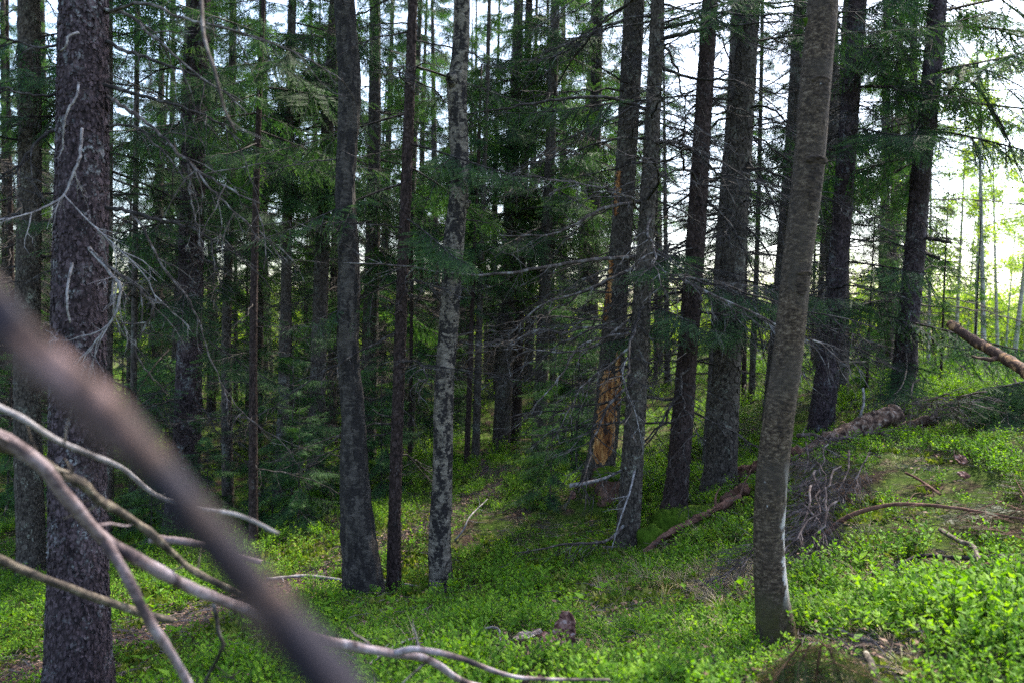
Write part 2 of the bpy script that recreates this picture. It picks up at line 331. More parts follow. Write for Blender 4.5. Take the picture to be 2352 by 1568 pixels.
# ------------------------------------------------------------------ terrain
# trunk paths: (u, v, width) in photograph pixels from the top of the frame down to the foot, and the depth of the trunk
TR = {
 'edge':  (8.5, [(66,-20,46),(68,400,48),(62,900,54),(72,1250,60),(76,1330,70)]),
 'big':   (4.3, [(192,-30,98),(190,300,106),(187,500,110),(182,700,112),(178,1000,114),(180,1300,122),(180,1500,136),(182,1640,165)]),
 'hid':   (9.0, [(245,-20,26),(243,400,30),(240,900,34),(236,1260,40)]),
 'wand':  (11., [(316,-20,11),(312,400,12),(308,800,14),(304,1200,18)]),
 'dusk':  (9.5, [(462,-20,44),(446,300,50),(437,700,54),(430,1000,60),(408,1240,74)]),
 'slim':  (12., [(536,-20,16),(530,400,18),(520,800,22),(524,1190,28)]),
 'rod':   (8.2, [(606,-20,9),(597,200,12),(588,450,15),(582,800,18),(582,1255,22)]),
 'mid1':  (11., [(672,-20,18),(662,400,22),(652,900,26),(640,1180,32)]),
 'mid2':  (11.5,[(772,-20,26),(752,300,30),(736,700,34),(722,1130,42)]),
 'black': (6.4, [(788,-30,46),(802,200,50),(794,430,44),(802,650,50),(800,800,48),(812,950,54),(815,1100,64),(828,1270,80),(838,1385,104)]),
 'thin':  (6.6, [(949,-20,21),(938,300,24),(926,600,26),(915,900,27),(906,1200,29),(905,1375,36)]),
 'pale':  (6.5, [(1061,-20,35),(1058,120,37),(1050,210,44),(1056,400,41),(1042,560,47),(1031,750,45),(1020,900,44),(1016,1100,47),(1010,1250,52),(1015,1350,60)]),
 'cent':  (13., [(1277,-20,20),(1262,400,24),(1250,700,27),(1236,1055,36)]),
 'clus':  (14., [(1192,-20,22),(1178,400,27),(1165,750,32),(1150,1045,44)]),
 'clus2': (14.6,[(1216,-20,16),(1204,400,20),(1192,750,23),(1182,1010,28)]),
 'pair1': (12., [(1098,400,6),(1085,700,10),(1072,1062,14)]),
 'pair2': (12.2,[(1116,300,9),(1105,600,13),(1092,1060,20)]),
 'torn':  (9.0, [(1458,-20,46),(1445,250,46),(1430,500,46),(1410,750,54),(1394,950,58),(1380,1060,66),(1374,1100,82)]),
 'front': (7.2, [(1512,-20,29),(1500,250,34),(1486,500,36),(1471,750,42),(1456,1000,48),(1444,1200,53),(1440,1265,62)]),
 'dark':  (8.0, [(1632,-20,33),(1616,250,38),(1598,550,42),(1576,850,45),(1556,1100,52),(1544,1190,64)]),
 'stout': (8.4, [(1722,-20,46),(1706,250,48),(1690,500,52),(1669,850,61),(1656,1060,70),(1650,1145,92)]),
 'behind':(11., [(1705,-20,28),(1680,300,31),(1658,600,33),(1642,900,37),(1634,1075,46)]),
 'bow':   (3.9, [(1893,-30,67),(1872,200,68),(1856,400,68),(1831,600,65),(1811,800,65),(1790,950,68),(1772,1100,70),(1766,1250,68),(1772,1360,75),(1782,1440,86),(1790,1495,112)]),
 'shade': (12., [(1838,-20,26),(1820,300,29),(1798,600,32),(1770,960,38)]),
 'right': (10.5,[(1972,-20,38),(1948,300,41),(1930,550,43),(1906,800,48),(1884,985,58)]),
 'plum':  (10.5,[(2156,-20,38),(2138,200,41),(2115,400,42),(2100,600,44),(2085,750,46),(2070,925,54)]),
 'far1':  (17., [(1372,-20,11),(1362,400,13),(1348,800,16),(1338,1010,20)]),
 'far2':  (16., [(2072,-20,12),(2058,400,14),(2046,700,17),(2038,880,20)]),
 'far3':  (15., [(1752,-20,8),(1746,300,10),(1738,600,12),(1725,930,16)]),
}
CP = [(*at(p[-1][0], p[-1][1], D),) for D, p in TR.values()]
CP += [(*at(u, v, D),) for u, v, D in [
    (2352, 955, 8.2), (2200, 975, 8.4), (2040, 1010, 8.7), (2352, 1200, 5.4), (2352, 1568, 2.9), (1176, 1568, 3.35), (2000, 1250, 5.4),
    (1500, 1400, 4.9), (1250, 1400, 5.1), (1176, 1160, 9.2), (600, 1568, 3.8), (500, 1400, 5.6), (1150, 1100, 10.8), (950, 1230, 8.0),
    (2700, 950, 8.0), (2700, 1300, 4.3), (-200, 1500, 5.4), (-300, 1250, 9.5), (1820, 1060, 7.6)]]
CP += [(0, 0, 0), (1.5, -0.5, 0.12), (-1.5, -0.5, -0.18), (0, -6, 0.2), (6, -5, 0.9), (-6, -5, -0.7), (6, 3, 0.9), (-6, 3, -0.75)]
for d_, zl, zc, zr in ((20, -1.1, -0.75, 0.75), (30, -1.25, -0.95, 0.5), (45, -1.4, -1.1, -0.2), (80, -1.5, -1.4, -1.2)):
    for a_ in (-60, -35, -20, -8, 8, 20, 30, 42, 60):
        z_ = np.interp(a_, (-35, -5, 30), (zl, zc, zr)); CP.append((d_ * math.sin(rad(a_)), d_ * math.cos(rad(a_)), z_))
for a_ in range(0, 360, 30): CP.append((300 * math.sin(rad(a_)), 300 * math.cos(rad(a_)), -1.5)); 
for a_ in range(90, 271, 30): CP.append((25 * math.sin(rad(a_)), 25 * math.cos(rad(a_)), 0.8 * math.sin(rad(a_))))
CP = np.array(CP, float)
def tps_u(r2): return r2 * np.log(r2 + 1e-9)
def tps_fit(C):
    n = len(C); d2 = ((C[:, None, :2] - C[None, :, :2]) ** 2).sum(-1)
    A = np.zeros((n + 3, n + 3)); A[:n, :n] = tps_u(d2) + np.eye(n) * 0.6; A[:n, n] = 1; A[:n, n + 1:] = C[:, :2]; A[n:, :n] = A[:n, n:].T
    return np.linalg.solve(A, np.r_[C[:, 2], 0, 0, 0])
TW = tps_fit(CP)
def ground(x, y, fine=True):
    x = np.atleast_1d(np.asarray(x, float)); y = np.atleast_1d(np.asarray(y, float)); z = np.empty(len(x))
    for a in range(0, len(x), 20000):
        s = slice(a, a + 20000); d2 = (x[s, None] - CP[:, 0]) ** 2 + (y[s, None] - CP[:, 1]) ** 2
        z[s] = tps_u(d2) @ TW[:-3] + TW[-3] + TW[-2] * x[s] + TW[-1] * y[s]
    if fine:
        P = np.stack([x, y, 0 * x], 1)
        z = z + 0.045 * vnoise(P * 1.1, 3) + 0.028 * vnoise(P * 2.7, 4) + 0.012 * vnoise(P * 7, 5)
    return z
def gz(x, y): return float(ground([x], [y])[0])
def on_ground(u, v, dmin=1.5, dmax=45, lift=0.0):
    D = np.geomspace(dmin, dmax, 500); P = np.array([at(u, v, d) for d in D]); h = P[:, 2] - ground(P[:, 0], P[:, 1])
    i = int(np.argmax(h < lift)) if (h < lift).any() else len(D) - 1
    if i == 0: return P[0]
    f_ = (h[i - 1] - lift) / (h[i - 1] - h[i] + 1e-9); return P[i - 1] + (P[i] - P[i - 1]) * f_
PATH = np.array([on_ground(*p) for p in [(40, 1560), (280, 1475), (520, 1400), (720, 1330), (870, 1265), (960, 1215), (1060, 1170), (1150, 1115), (1110, 1075), (1120, 1035)]])
PATH = smooth_path(PATH, 80)
def path_dist(x, y):
    x = np.asarray(x); y = np.asarray(y); d = np.full(len(x), 1e9)
    for q in PATH: d = np.minimum(d, np.hypot(x - q[0], y - q[1]))
    return d

rings = np.r_[0.0, np.geomspace(0.35, 30, 250), np.geomspace(33, 900, 26)]
ang = np.concatenate([np.linspace(-55, 55, 300), np.linspace(57, 303, 60)])
Rg, Ag = np.meshgrid(rings, np.radians(ang), indexing='ij')
X = (Rg * np.sin(Ag)).ravel(); Y = (Rg * np.cos(Ag)).ravel(); Z = ground(X, Y)
nr, na = len(rings), len(ang)
i_, j_ = np.meshgrid(np.arange(nr - 1), np.arange(na), indexing='ij'); k_ = (j_ + 1) % na
q = np.stack([i_ * na + j_, i_ * na + k_, (i_ + 1) * na + k_, (i_ + 1) * na + j_], -1).reshape(-1, 4)
g = Geo(); g.add(np.stack([X, Y, Z], 1), np.concatenate([q[:, [0, 2, 1]], q[:, [0, 3, 2]]]), 0,
      np.clip(np.interp(np.hypot(X, Y), (6.5, 8.5), (1.0, 0.3)) - path_dist(X, Y) / 0.26, 0, 1).astype(np.float32))
go = link('ground', g.mesh('ground', M['ground'], True)); go['kind'] = 'structure'; go['label'] = 'mossy forest floor sloping down to the left'

# ------------------------------------------------------------------ foliage templates
def sprig(lod, r):
    """one needled twig along +X, length 1"""
    g = Geo()
    if lod == 0:
        for k in range(6):
            t0 = 0.02 + k * 0.155
            for sd in (-1, 1):
                a = r.uniform(0.13, 0.2) * (1.1 - 0.08 * k); zz = r.uniform(-0.07, 0.03)
                g.add([(t0, 0, 0), (t0 + 0.085, 0, 0), (t0 + 0.15, sd * a, zz)], [(0, 1, 2)], 0, 0.3 + 0.09 * k)
            if k % 2 == 0: g.add([(t0, 0, 0), (t0 + 0.09, 0, 0), (t0 + 0.17, r.uniform(-.05, .05), 0.13)], [(0, 1, 2)], 0, 0.35 + 0.08 * k)
        g.add([(0.9, -0.03, 0), (0.9, 0.03, 0), (1.08, 0, 0.02)], [(0, 1, 2)], 0, 0.8)
    elif lod == 2:
        for k in range(11):
            t0 = k / 11
            for sd in (-1, 1):
                L = r.uniform(0.85, 1.1) * 0.21 * (1 - 0.35 * t0); d = unit((0.55, sd * 0.85, r.uniform(-0.1, 0.25))); b = np.array([t0, 0, 0])
                g.add([b - (0.026, 0, 0), b + (0.026, 0, 0), b + d * L], [(0, 1, 2)], 0, np.clip(0.1 + 0.7 * r.random() ** 2, 0, 1))
    else:
        n = 15
        for k in range(n):
            t0 = k / n
            for s, e in ((-1, 0.0), (1, 0.0), (r.choice((-1, 1)) * 0.4, 0.14)):
                L = r.uniform(0.8, 1.1) * 0.135 * (1 - 0.3 * t0); wd = 0.017
                d = unit((0.62, s * 0.8, e * 4 + r.uniform(-0.15, 0.1)))
                b = np.array([t0, 0, 0]); tip = b + d * L
                g.add([b - (wd, 0, 0), b + (wd, 0, 0), tip], [(0, 1, 2)], 0, 0.3 + 0.5 * t0 + r.uniform(-.1, .1))
    if lod: v, f = tube_arr([(0, 0, 0), (1, 0, 0)], [0.014, 0.008], 3, False); g.add(v, f, 1)
    return g.arr()

def spray(lod, r, n=7):
    """branchlet along +X of length 1 with needled twigs on both sides"""
    g = Geo(); sp = [sprig(lod, r) for _ in range(4)]
    sag = r.uniform(0.05, 0.18)
    ax = lambda t: np.array([t, 0.03 * math.sin(5 * t), -sag * t * t])
    v, f = tube_arr([ax(t) for t in np.linspace(0, 1, 5)], np.linspace(0.012, 0.004, 5), 3, False); g.add(v, f, 1)
    for k in range(n):
        t = 0.06 + 0.94 * k / n
        for s in (-1, 1):
            if r.random() < 0.2: continue
            L = (0.40 * (1 - t) + 0.14) * r.uniform(0.75, 1.2); a = r.uniform(0.6, 0.95)
            d = unit((math.cos(a), s * math.sin(a), -0.3 + r.uniform(-0.25, 0.15)))
            g.addg(sp[r.integers(4)], frame(d), ax(t), L, r.uniform(-0.15, 0.15))
    g.addg(sp[0], None, ax(0.95), 0.22)
    return g.arr()

def live_branch(lod, r, L=1.9, n=11, sprays=None, bare=0.15, hang=0.6):
    g = Geo(); sprays = sprays or [spray(lod, r) for _ in range(4)]
    sag = r.uniform(0.10, 0.24); lift = r.uniform(0.0, 0.12); wob = r.uniform(-0.06, 0.06)
    ax = lambda t: np.array([t * L, wob * L * math.sin(3 * t), L * (-sag * t ** 1.6 + lift * t ** 4)])
    v, f = tube_arr([ax(t) for t in np.linspace(0, 1, 10)], np.linspace(0.015, 0.003, 10) * L / 1.9, 4, False); g.add(v, f, 1)
    for k in range(n):
        t = bare + (1 - bare) * (k + r.uniform(-.2, .2)) / n
        for s in (-1, 1):
            if r.random() < 0.1: continue
            l = L * (0.30 * (1 - t) ** 0.8 + 0.10) * r.uniform(0.75, 1.25); a = r.uniform(0.65, 1.1); h = hang * r.uniform(0.2, 1.6)
            d = unit((math.cos(a), s * math.sin(a), -h))
            g.addg(sprays[r.integers(len(sprays))], frame(d, unit((0, -s * 0.5, 1))), ax(t), l, r.uniform(-0.2, 0.15))
    g.addg(sprays[0], None, ax(0.93), 0.2 * L)
    return g.arr()

def dead_branch(r, L=1.6, n=15, mat=0, droop=0.25, sub=3, r0=0.014, fan=False):
    g = Geo(); wob = r.uniform(-0.1, 0.1, 2); P = []
    for t in np.linspace(0, 1, 12):
        P.append((t * L, L * (wob[0] * math.sin(3.3 * t) + 0.012 * r.normal()), L * (-droop * t ** 1.7 + 0.06 * wob[1] * math.sin(6 * t) + 0.10 * max(0, t - 0.7) + 0.01 * r.normal())))
    P = np.array(P); v, f = tube_arr(P, np.linspace(r0, 0.0032, 12), 5); g.add(v, f, mat)
    for k in range(n):
        t = (0.12 if fan else 0.2) + 0.78 * (k + r.random()) / n; b = np.array([np.interp(t, np.linspace(0, 1, 12), P[:, i]) for i in range(3)])
        s = 1 if (k % 2) else -1
        l = L * r.uniform(0.18, 0.42) * (1.1 - 0.7 * t); a = r.uniform(0.5, 1.2)
        d0 = unit((math.cos(a), s * math.sin(a), (-0.1 if fan else -0.5) * r.uniform(-0.2, 1.3)))
        Q = [b]; d = d0.copy()
        for q_ in range(5):
            d = unit(d + r.normal(0, 0.14, 3) + np.array([0.05, 0, -0.04 if fan else -0.09])); Q.append(Q[-1] + d * l / 5)
        v, f = tube_arr(Q, np.linspace(0.0042 if fan else 0.0052, 0.0018 if fan else 0.0018, 6), 3, False); g.add(v, f, mat)
        for m_ in range(sub):
            i = r.integers(1, 6); dd = unit(d + np.array([0.2, 0, -0.2]) + r.normal(0, 0.55, 3) * (1, 1, 0.3 if fan else 1)); ll = l * r.uniform(0.25, 0.6)
            Q2 = [Q[i], Q[i] + dd * ll * 0.5, Q[i] + unit(dd + r.normal(0, 0.25, 3)) * ll]
            v, f = tube_arr(Q2, np.array([0.0018, 0.0014, 0.0008]) * (1.7 if fan else 1.3), 3, False); g.add(v, f, mat)
    return g.arr()

def mk(name, arr, mats, smooth=False):
    g = Geo(); g.addg(arr); return g.mesh(name, mats, smooth)

r = np.random.default_rng(5)
NB = [M['needle'], M['twig_dark']]
SPR0 = [spray(0, r) for _ in range(5)]; SPR1 = [spray(1, r, 8) for _ in range(4)]
LB0 = [live_branch(0, r, 1.9, 10, SPR0, 0.3, 1.0) for _ in range(7)]
LB1 = [live_branch(1, r, 1.5, 10, SPR1, 0.25, 0.6) for _ in range(5)]
LIVE = [mk('live_branch', a, NB) for a in LB1]
DEADA = [dead_branch(r, 1.6, 16, 0, r.uniform(0.05, 0.4)) for _ in range(8)]
DEAD = [mk('dead_branch', a, [M['twig_dark']]) for a in DEADA]
DEADP = [mk('dead_branch', dead_branch(r, 1.6, 18, 0, r.uniform(0.1, 0.45)), [M['twig_dead']]) for _ in range(5)]
STUB = []
for _ in range(4):
    g = Geo(); P = [(0, 0, 0)]; d = np.array([1, 0, -0.1])
    for k in range(5): d = unit(d + r.normal(0, 0.15, 3)); P.append(np.array(P[-1]) + d * 0.06)
    v, f = tube_arr(P, np.linspace(0.011, 0.005, 6), 5); g.add(v, f); STUB.append(g.mesh('branch_stub', M['twig_dark']))

def crown_arr(r, H, R, step, per, shape=0.8, low=0.0, branches=LB0, Lref=1.9, thin=0.0):
    g = Geo(); z = 0.0
    while z < H - 0.25:
        f_ = 1 - z / H
        for k in range(per):
            if r.random() < thin: continue
            L = R * (f_ ** shape) * r.uniform(0.65, 1.12) + 0.12; a = r.uniform(0, 2 * math.pi)
            pit = rad(np.interp(f_, (0, 0.5, 1), (28, 2, -16)) + r.uniform(-10, 8))
            d = (math.cos(a) * math.cos(pit), math.sin(a) * math.cos(pit), math.sin(pit))
            g.addg(branches[r.integers(len(branches))], frame(d), (0, 0, z + r.uniform(-.1, .1)), L / Lref, r.uniform(-0.18, 0.18))
        z += step * r.uniform(0.7, 1.3)
    return g.arr()
CROWN_A = [mk('crown', crown_arr(r, 12.5, 1.9, 0.52, 3, 0.7, thin=0.1), NB) for _ in range(2)]
CROWN_B = [mk('crown', crown_arr(r, 8.5, 1.15, 0.33, 3, 0.8, thin=0.15), NB) for _ in range(2)]
CROWN_S = [mk('crown', crown_arr(r, 2.2, 0.75, 0.16, 4, 0.8, thin=0.1), NB) for _ in range(2)]
def dead_skirt(r, H, n, L):
    g = Geo()
    for k in range(n):
        a = r.uniform(0, 6.283); d = (math.cos(a), math.sin(a), r.uniform(-0.25, 0.2))
        g.addg(DEADA[r.integers(8)], frame(d), (0, 0, r.uniform(0, H)), L * r.uniform(0.5, 1.1) / 1.6)
    return g.arr()
SKIRT = [mk('dead_twigs', dead_skirt(r, 5.5, 50, 1.6), [M['twig_far_hazed']]) for _ in range(3)]

def leafcloud(r, H, R, n, leaf, zlow=0.25, limbs=14, tr=0.05, bush=False):
    """broadleaf crown: limbs and twigs carrying small two-triangle leaves; returns (wood, leaves)"""
    wd = Geo(); lf = Geo(); tips = []
    for k in range(limbs):
        z = H * (r.uniform(0.02, 0.3) if bush else zlow + (0.95 - zlow) * (k + r.random()) / limbs); a = r.uniform(0, 6.283)
        L = R * (r.uniform(0.8, 1.3) if bush else (1.15 - 0.8 * z / H) * r.uniform(0.7, 1.2)); d = unit((math.cos(a), math.sin(a), r.uniform(0.9, 2.4) if bush else r.uniform(0.35, 1.0)))
        if bush: L = H * r.uniform(0.6, 0.95)
        P = [np.array([0, 0, z])]
        for q_ in range(6): d = unit(d + r.normal(0, 0.16, 3) + (0, 0, 0 if bush else -0.06)); P.append(P[-1] + d * L / 6)
        v, f = tube_arr(P, np.linspace(tr * 0.35, 0.004, 7), 4, False); wd.add(v, f)
        for q_ in range(12):
            i = r.integers(2, 7); dd = unit(d + r.normal(0, 0.8, 3)); e = P[i] + dd * L * r.uniform(0.15, 0.4)
            v, f = tube_arr([P[i], (P[i] + e) / 2 + r.normal(0, 0.02, 3), e], [0.006, 0.004, 0.002], 3, False); wd.add(v, f)
            tips.append((P[i], e))
    per = max(1, n // len(tips))
    V, T = [], []
    for a_, b_ in tips:
        t = r.uniform(0.1, 1.15, per)[:, None]; c = a_ + (b_ - a_) * t + r.normal(0, 0.10 * R / 1.2, (per, 3))
        x = r.normal(0, 1, (per, 3)); x /= np.linalg.norm(x, axis=1)[:, None]; y = np.cross(x, r.normal(0, 1, (per, 3))); y /= np.linalg.norm(y, axis=1)[:, None]
        s = leaf * r.uniform(0.6, 1.2, (per, 1))
        V.append(np.stack([c - x * s, c + y * s * 0.62, c + x * s, c - y * s * 0.62], 1)); T.append(np.repeat(r.uniform(0, 1, per), 4))
    V = np.concatenate(V); m = len(V); b = np.arange(m)[:, None] * 4
    lf.add(V.reshape(-1, 3), np.concatenate([b + (0, 1, 2), b + (0, 2, 3)]), 0, np.concatenate(T).astype(np.float32))
    return wd.arr(), lf.arr()
BIR = [leafcloud(r, 10, 1.3, 5200, 0.035, 0.22, 16) for _ in range(2)]
BUSH = [leafcloud(r, 3.6, 1.5, 4200, 0.05, 0.1, 12, 0.06, True) for _ in range(3)]

# ------------------------------------------------------------------ tree builder
def trunk_arr(P, Rr, seed, sides, rough, flare=0.0, lobes=5):
    base = P[0]
    def rm(Pc, Nn, Bb, th, rr):
        h = Pc[:, 2] - base[2]
        q_ = np.stack([np.tile(np.cos(th) * 1.6, (len(Pc), 1)), np.tile(np.sin(th) * 1.6, (len(Pc), 1)), np.tile((h * 2.2)[:, None], (1, len(th)))], -1).reshape(-1, 3)
        n1 = vnoise(q_, seed).reshape(rr.shape); n2 = vnoise(q_ * (3.5, 3.5, 5), seed + 1).reshape(rr.shape)
        fl = 1.5 * flare * np.exp(-np.maximum(h, 0) / 0.13)[:, None] * (0.7 + 0.5 * np.cos(lobes * th + seed)[None])
        n3 = vnoise(q_ * (7, 7, 5), seed + 2).reshape(rr.shape)
        return rr * (1 + rough * n1 + rough * 0.55 * n2 + rough * 0.45 * n3 + fl)
    return tube_arr(P, Rr, sides, True, rm)

def bark_plates(P, Rr, r, hmax, size, cover, lift=0.005):
    """loose bark scales standing proud of the stem"""
    h = P[:, 2] - P[0, 2]; mk_ = h < hmax; Pm, Rm = P[mk_], Rr[mk_]
    seg = np.linalg.norm(np.diff(Pm, axis=0), axis=1); s = np.r_[0, np.cumsum(seg)]
    n = int(2 * math.pi * Rm.mean() * s[-1] * cover / (size * size * 1.5)); u = r.uniform(0, s[-1], n)
    C = np.stack([np.interp(u, s, Pm[:, i]) for i in range(3)], 1); RR = np.interp(u, s, Rm); th = r.uniform(0, 2 * math.pi, n)
    er = np.stack([np.cos(th), np.sin(th), 0 * th], 1); et = np.stack([-np.sin(th), np.cos(th), 0 * th], 1); ez = np.array([0, 0, 1.0])
    k = 6; a = np.linspace(0, 2 * math.pi, k, endpoint=False)[None] + r.uniform(-0.3, 0.3, (n, k))
    sg = np.exp(r.normal(0, 0.38, (n, 1))); sx = size * sg * r.uniform(0.35, 0.75, (n, 1)); sz = size * sg * r.uniform(0.5, 1.25, (n, 1)); rr_ = r.uniform(0.5, 1.25, (n, k))
    x = np.cos(a) * sx * rr_; z = np.sin(a) * sz * rr_
    lf = lift * r.uniform(0.3, 1.2, (n, 1)) + lift * 0.9 * r.uniform(-1, 1, (n, 1)) * x / sx + lift * 0.8 * (-z / sz) * r.uniform(0, 1, (n, 1))
    def ring(off, sh):
        phi = th[:, None] + x * sh / RR[:, None]; rad_ = RR[:, None] + off
        return np.stack([C[:, :1] + np.cos(phi) * rad_, C[:, 1:2] + np.sin(phi) * rad_, C[:, 2:] + z * sh], -1)
    top = ring(lf, 1.0); bot = ring(-0.006, 1.0); cen = (C + er * (RR + lift * 0.8)[:, None])[:, None]
    V = np.concatenate([top, bot, cen], 1).reshape(-1, 3); b = (np.arange(n) * (2 * k + 1))[:, None]
    F = []
    for i in range(k):
        j = (i + 1) % k
        F += [b + (i, j, 2 * k), b + (i + k, j + k, j), b + (i + k, j, i)]
    return V, np.concatenate(F), np.repeat(r.random(n) ** 2.5 * 0.95, 2 * k + 1).astype(np.float32)

TREES = {}; root_trunk = {}
def tree(key, name, label, mat, H=16, sides=18, rough=0.05, flare=0.35, plates=None, crown=None, dead=None, live=None, stubs=0, seed=1, deadset=None, group=None):
    D, path = TR[key]; pp = path[::-1]
    P = np.array([at(u, v, D) for u, v, _ in pp]); Rr = np.array([wd * 0.5 / FPX * D for *_, wd in pp])
    base = P[0].copy(); d = unit(P[-1] - P[-3]); d = unit(d * (1, 1, 1) + (0, 0, 0.6))
    rest = max(1.0, H - (P[-1][2] - base[2])); top = P[-1] + d * rest
    foot = base + (base - P[1]) * (0.35 / max(0.2, P[1][2] - base[2])) * (0.3, 0.3, 1.0)
    low = P.copy(); n_low = max(20, int((P[-1][2] - base[2]) / 0.05))
    Pl = smooth_path(low, n_low); hl = Pl[:, 2]
    Rl = np.interp(hl, P[:, 2], Rr)
    n_up = max(4, int(rest / 0.5)); t = np.linspace(0, 1, n_up + 1)[1:, None]
    Pu = P[-1] * (1 - t) + top * t; Ru = Rr[-1] * (1 - t[:, 0]) + 0.012
    PA = np.vstack([foot, Pl, Pu]) - base; RA = np.r_[Rl[0] * 1.15, Rl, Ru]
    root = empty(name, base); tag(root, label, 'tree', group)
    g = Geo(); v, f = trunk_arr(PA, RA, seed, sides, rough, flare); g.add(v, f)
    tk = link('trunk', g.mesh('trunk', mat, True), root); root_trunk[key] = tk
    r = np.random.default_rng(seed * 7 + 3)
    if plates:
        g = Geo(); v, f, tt = bark_plates(PA[1:], RA[1:], r, *plates); g.add(v, f, 0, tt)
        link('bark_scales', g.mesh('bark_scales', mat), tk, kind='stuff')
    pos = lambda h: np.array([np.interp(h, PA[:, 2], PA[:, i]) for i in range(3)])
    radius = lambda h: float(np.interp(h, PA[:, 2], RA))
    if crown:
        h0, var, s = crown; p0 = pos(h0); link('crown', var, root, p0, R=frame(d).dot(np.array([[0, 0, 1], [0, 1, 0], [-1, 0, 0]], float)).dot(rotz(r.uniform(0, 6))), s=s)
    if dead:
        n, h0, h1, L0, L1 = dead; ms = deadset or DEAD
        for k in range(n):
            h = r.uniform(h0, h1); a = r.uniform(0, 6.283); dd = (math.cos(a), math.sin(a), r.uniform(-0.35, 0.25))
            link('dead_branch', ms[r.integers(len(ms))], root, pos(h) + 0.6 * radius(h) * unit(dd), R=frame(dd), s=r.uniform(L0, L1) / 1.6)
    if live:
        for (h, az, L, pit) in live:
            dd = (math.cos(rad(az)) * math.cos(rad(pit)), math.sin(rad(az)) * math.cos(rad(pit)), math.sin(rad(pit)))
            link('live_branch', LIVE[r.integers(len(LIVE))], root, pos(h) + 0.6 * radius(h) * unit(dd), R=frame(dd), s=L / 1.5)
    for k in range(stubs):
        h = r.uniform(0.4, 5); a = r.uniform(0, 6.283); dd = (math.cos(a), math.sin(a), r.uniform(-0.4, 0.3))
        link('branch_stub', STUB[r.integers(4)], root, pos(h) + 0.8 * radius(h) * unit(dd), R=frame(dd), s=r.uniform(0.3, 1.0))
    TREES[key] = (root, base, pos, radius, D, r)
    return root

def own_branch(key, pts, r0, r1, mat='twig_dead', twigs=6, tl=0.3, name='dead_branch'):
    """a branch of a tree drawn along photograph points (u, v, depth)"""
    root, base, pos, radius, D, r = TREES[key]
    P = smooth_path([at(*p) for p in pts], max(8, 5 * len(pts))); n = len(P)
    P = P + r.normal(0, 0.0012 if mat == 'twig_pale' else 0.004, P.shape)
    g = Geo(); k_ = 1.0 if key == 'big' else 1.35; v, f = tube_arr(P - base, np.linspace(r0, r1, n) * k_, 6); g.add(v, f)
    for k in range(twigs):
        i = r.integers(n // 4, n); T = unit(P[min(i + 1, n - 1)] - P[max(i - 1, 0)]); d = unit(T + r.normal(0, 0.6, 3) + (0, 0, -0.3)); Q = [P[i]]; l = tl * r.uniform(0.4, 1.2)
        for q_ in range(5): d = unit(d + r.normal(0, 0.16, 3) + (0, 0, -0.06)); Q.append(Q[-1] + d * l / 5)
        v, f = tube_arr(np.array(Q) - base, np.linspace(min(0.004, r1 * 1.6), 0.001, 6), 4, False); g.add(v, f)
        for m_ in range(3):
            j = r.integers(1, 6); dd = unit(d + r.normal(0, 0.6, 3)); e = Q[j] + dd * l * r.uniform(0.2, 0.5)
            v, f = tube_arr(np.array([Q[j], (Q[j] + e) / 2 + r.normal(0, 0.006, 3), e]) - base, [0.0018, 0.0013, 0.0008], 3, False); g.add(v, f)
    return link(name, g.mesh(name, M[mat], True), root)

A0, A1 = CROWN_A; B0, B1 = CROWN_B; S0, S1 = CROWN_S
tree('edge', 'spruce_tree', 'smooth grey-brown spruce trunk standing alone behind the thick scaly spruce at the left edge', M['bark_grey'], 18, 20, 0.03, 0.3, (6, 0.035, 0.35), (7.0, A0, 0.9), (26, 1.5, 7, 0.8, 1.9), seed=2)
tree('big', 'spruce_tree', 'thick spruce trunk with purple-brown scaly bark and curled pale dead twigs on its face', M['bark_dark'], 19, 40, 0.035, 0.3, (5.0, 0.0135, 0.85, 0.005), (6.5, A1, 1.0), None, seed=3)
tree('hid', 'spruce_tree', 'dark spruce trunk peeping out right behind the thick scaly spruce', M['bark_far_hazed'], 17, 16, 0.05, 0.3, None, (5.5, A0, 0.85), (22, 1.2, 6, 0.8, 1.7), seed=4)
tree('wand', 'spruce_tree', 'wand-thin spruce stem between the thick scaly spruce and the dusky mossy spruce', M['bark_far_hazed'], 10, 10, 0.05, 0.2, None, (3.6, B0, 0.75), (14, 0.8, 4, 0.4, 1.0), seed=5)
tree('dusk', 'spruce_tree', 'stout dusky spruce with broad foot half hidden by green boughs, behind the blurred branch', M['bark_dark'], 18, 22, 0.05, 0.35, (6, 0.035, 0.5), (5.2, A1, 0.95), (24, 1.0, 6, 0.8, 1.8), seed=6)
tree('slim', 'spruce_tree', 'slim grey spruce stem just left of the straight red-brown pole spruce', M['bark_far_hazed'], 13, 12, 0.05, 0.3, None, (3.8, B1, 1.0), (20, 0.7, 4.5, 0.5, 1.2), seed=7)
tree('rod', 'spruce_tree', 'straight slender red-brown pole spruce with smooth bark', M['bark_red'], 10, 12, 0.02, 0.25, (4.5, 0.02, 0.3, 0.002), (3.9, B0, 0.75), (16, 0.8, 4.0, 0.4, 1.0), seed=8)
tree('mid1', 'spruce_tree', 'medium dark spruce between the red-brown pole spruce and the black-barked birch', M['bark_far_hazed'], 14, 14, 0.05, 0.3, None, (4.2, B1, 1.1), (24, 0.8, 5, 0.6, 1.4), seed=9)
tree('mid2', 'spruce_tree', 'dark spruce trunk close behind the left side of the black-barked birch', M['bark_far_hazed'], 17, 16, 0.05, 0.35, None, (4.6, A0, 0.85), (24, 0.8, 5.5, 0.7, 1.6), seed=10)
